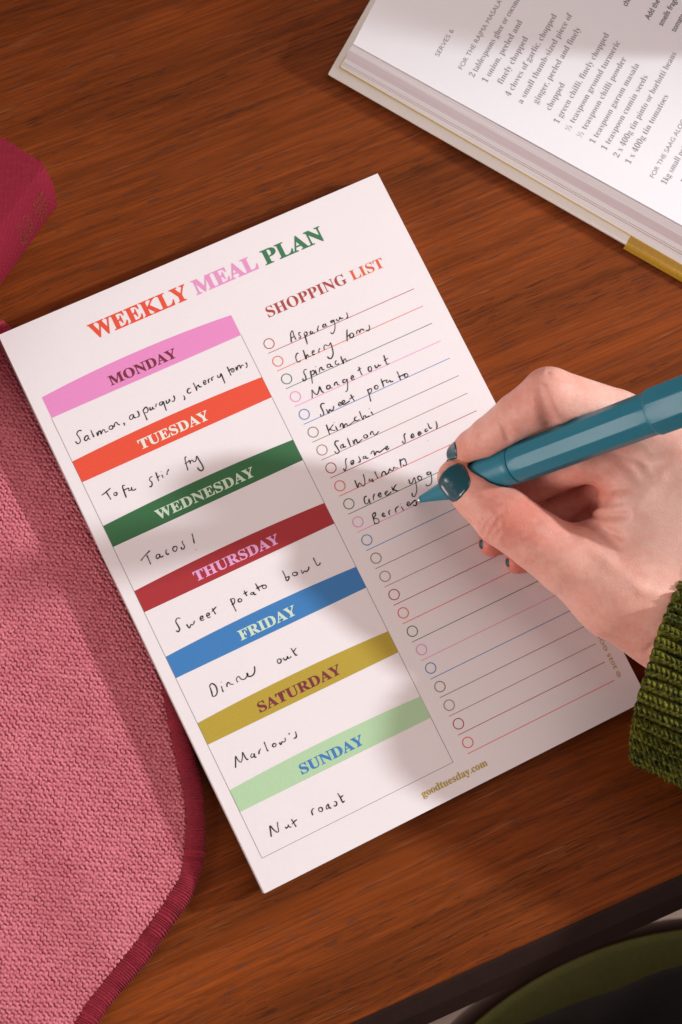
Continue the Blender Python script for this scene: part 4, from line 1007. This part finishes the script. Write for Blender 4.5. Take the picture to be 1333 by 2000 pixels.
# turned-in rim so that the cuff has a thickness and an inside
inn = []
for (da, dr) in ((0.2, -2.4), (1.2, -4.4), (6, -5.2), (24, -5.0)):
    rr2 = dr - 1.0
    x2 = (HA * ct_ + nxv * rr2)[0]; y2 = (HB * st_ + nyv * rr2)[0]
    inn.append(np.stack([SL_A.x + ax3.x * (da - 0.42 * y2) + sdv.x * x2, SL_A.y + ax3.y * (da - 0.42 * y2) + sdv.y * x2, np.maximum(0.5, SL_A.z + y2)], -1))
vall = np.concatenate([np.array(inn[::-1]), vo_], 0)
GREEN = yarn_mat('green_yarn', (0.012, 0.021, 0.009), (0.195, 0.185, 0.018), 650, 0.85, 0.0, 0.41, 0.64)
slv = mesh_obj('sweater_sleeve', vall.reshape(-1, 3), grid_faces(vall.shape[0], nth, True), GREEN, person, smooth=True)
fix_normals(slv)
def fuzz(name, count, V3, C3, mat, parent, lmin, lmax, wd=0.035, lay=0.7):
    v, f = [], []
    flat = V3.reshape(-1, 3)
    for i in rng.integers(0, len(flat), count):
        p0 = flat[i]; out = p0 - C3(p0); out /= np.linalg.norm(out) + 1e-9
        dv = out * (1 - lay) + rng.normal(0, 0.6, 3) * lay; dv /= np.linalg.norm(dv) + 1e-9
        if dv @ out < 0: dv -= 2 * (dv @ out) * out
        bend = rng.normal(0, 0.5, 3); L = rng.uniform(lmin, lmax); b = len(v)
        for j in range(4):
            t = j / 3; c = p0 + dv * L * t + bend * t * t * L * 0.5
            v += [tuple(c + np.array([wd, 0, 0])), tuple(c + np.array([-wd, wd, 0])), tuple(c + np.array([0, -wd, wd]))]
        for j in range(3):
            for m_ in range(3): f.append([b + 3 * j + m_, b + 3 * j + (m_ + 1) % 3, b + 3 * j + 3 + (m_ + 1) % 3, b + 3 * j + 3 + m_])
    o = mesh_obj(name, v, f, mat, parent); o['kind'] = 'stuff'; return o
GFUZZ = yarn_mat('green_fuzz', (0.06, 0.08, 0.012), (0.24, 0.26, 0.03), 300, 0.9, 0.0)
A0_, AX_ = np.array(SL_A[:]), np.array(ax3[:])
fuzz('wool_fuzz', 2600, vo_[: int(na * 0.6)], lambda p: A0_ + AX_ * float((p - A0_) @ AX_), GFUZZ, person, 0.5, 1.6)
# the rest of the forearm sleeve, outside the picture
pr = []
for (a, gx_, gz_, dz, sh_) in ((La - 8, 1.09, 1.09, 0, 0.42), (La + 2, 1.17, 1.19, 0, 0.42), (La + 60, 1.22, 1.32, 5, 0.3), (La + 140, 1.3, 1.5, 13, 0.15), (La + 230, 1.4, 1.7, 24, 0)):
    for t in np.linspace(0, 2 * math.pi, 48, endpoint=False):
        p = SL_A + ax3 * (a - sh_ * HB * gz_ * math.sin(t)) + sdv * (HA * gx_ * math.cos(t)); pr.append((p.x, p.y, max(0.5, SL_A.z + dz + HB * gz_ * math.sin(t))))
o = mesh_obj('sweater_forearm', pr, grid_faces(5, 48, True), GREEN, person, smooth=True); fix_normals(o)

# ------------------------------------------------------------------ chair and lap below the table edge
ZC = -230.0
p1, p2, p3 = at(1010, 1912, ZC), at(1140, 1845, ZC), at(1345, 1795, ZC)
def circ(a, b, c):
    M2 = np.array([[b.x - a.x, b.y - a.y], [c.x - a.x, c.y - a.y]]) * 2
    r = np.array([b.x ** 2 + b.y ** 2 - a.x ** 2 - a.y ** 2, c.x ** 2 + c.y ** 2 - a.x ** 2 - a.y ** 2]); s = np.linalg.solve(M2, r); return Vector((s[0], s[1], 0)), math.hypot(a.x - s[0], a.y - s[1])
cc, cr = circ(p1, p2, p3); print('seat centre', cc, 'radius', cr)
chair = empty('chair', (cc.x, cc.y, -720)); tag(chair, 'round chair seat with green top and dark brown rim below the table edge', 'chair')
chair.location = (0, 0, 0)
def revolve(name, prof, cx, cy, mat, parent, n=96):
    v = [(cx + r * math.cos(2 * math.pi * j / n), cy + r * math.sin(2 * math.pi * j / n), z) for r, z in prof for j in range(n)]
    o = mesh_obj(name, v, grid_faces(len(prof), n, True), mat, parent, smooth=True); return fix_normals(o)
revolve('seat_rim', [(cr - 16, ZC - 26), (cr - 3, ZC - 25), (cr, ZC - 18), (cr, ZC - 6), (cr - 3, ZC), (cr - 10, ZC + 0.5), (cr - 16, ZC - 2)], cc.x, cc.y, LEG, chair)
SEATG = yarn_mat('green_seat_cloth', (0.23, 0.27, 0.085), (0.29, 0.33, 0.11), 400, 0.9, 0.0)
revolve('seat_cushion', [(cr - 5, ZC - 10), (cr - 4.5, ZC + 3), (cr - 8, ZC + 7), (cr - 40, ZC + 10), (1, ZC + 11)], cc.x, cc.y, SEATG, chair)
for k in range(4):
    a = math.pi / 4 + k * math.pi / 2; x, y = cc.x + (cr - 40) * math.cos(a), cc.y + (cr - 40) * math.sin(a)
    revolve('leg', [(0.5, -720), (13, -720), (17, ZC - 26), (0.5, ZC - 26)], x, y, LEG, chair, 20)
BLACK = yarn_mat('black_trouser_cloth', (0.006, 0.006, 0.006), (0.012, 0.011, 0.011), 500, 0.9, 0.05)
ZT = ZC + 95
t0, t1 = at(1000, 2008, ZT), at(1400, 1868, ZT)
td = (t1 - t0); td.z = 0; td.normalize(); tn = Vector((td.y, -td.x, 0))
tv = []
RT = 82.0
for i in range(60):
    s = -160 + 520 * i / 59
    r = RT * (1 - 0.10 * (i / 59)); c = t0 + td * s + tn * r
    for j in range(64):
        a = 2 * math.pi * j / 64; wr = 1 + 0.012 * math.sin(5 * a + s / 14.0) + 0.01 * math.sin(9 * a - s / 8.0)
        tv.append(tuple(c + tn * (r * wr * math.cos(a)) + Vector((0, 0, r * 0.92 * wr * math.sin(a)))))
o = mesh_obj('trousers', tv, grid_faces(60, 64, True), BLACK, person, smooth=True); fix_normals(o)
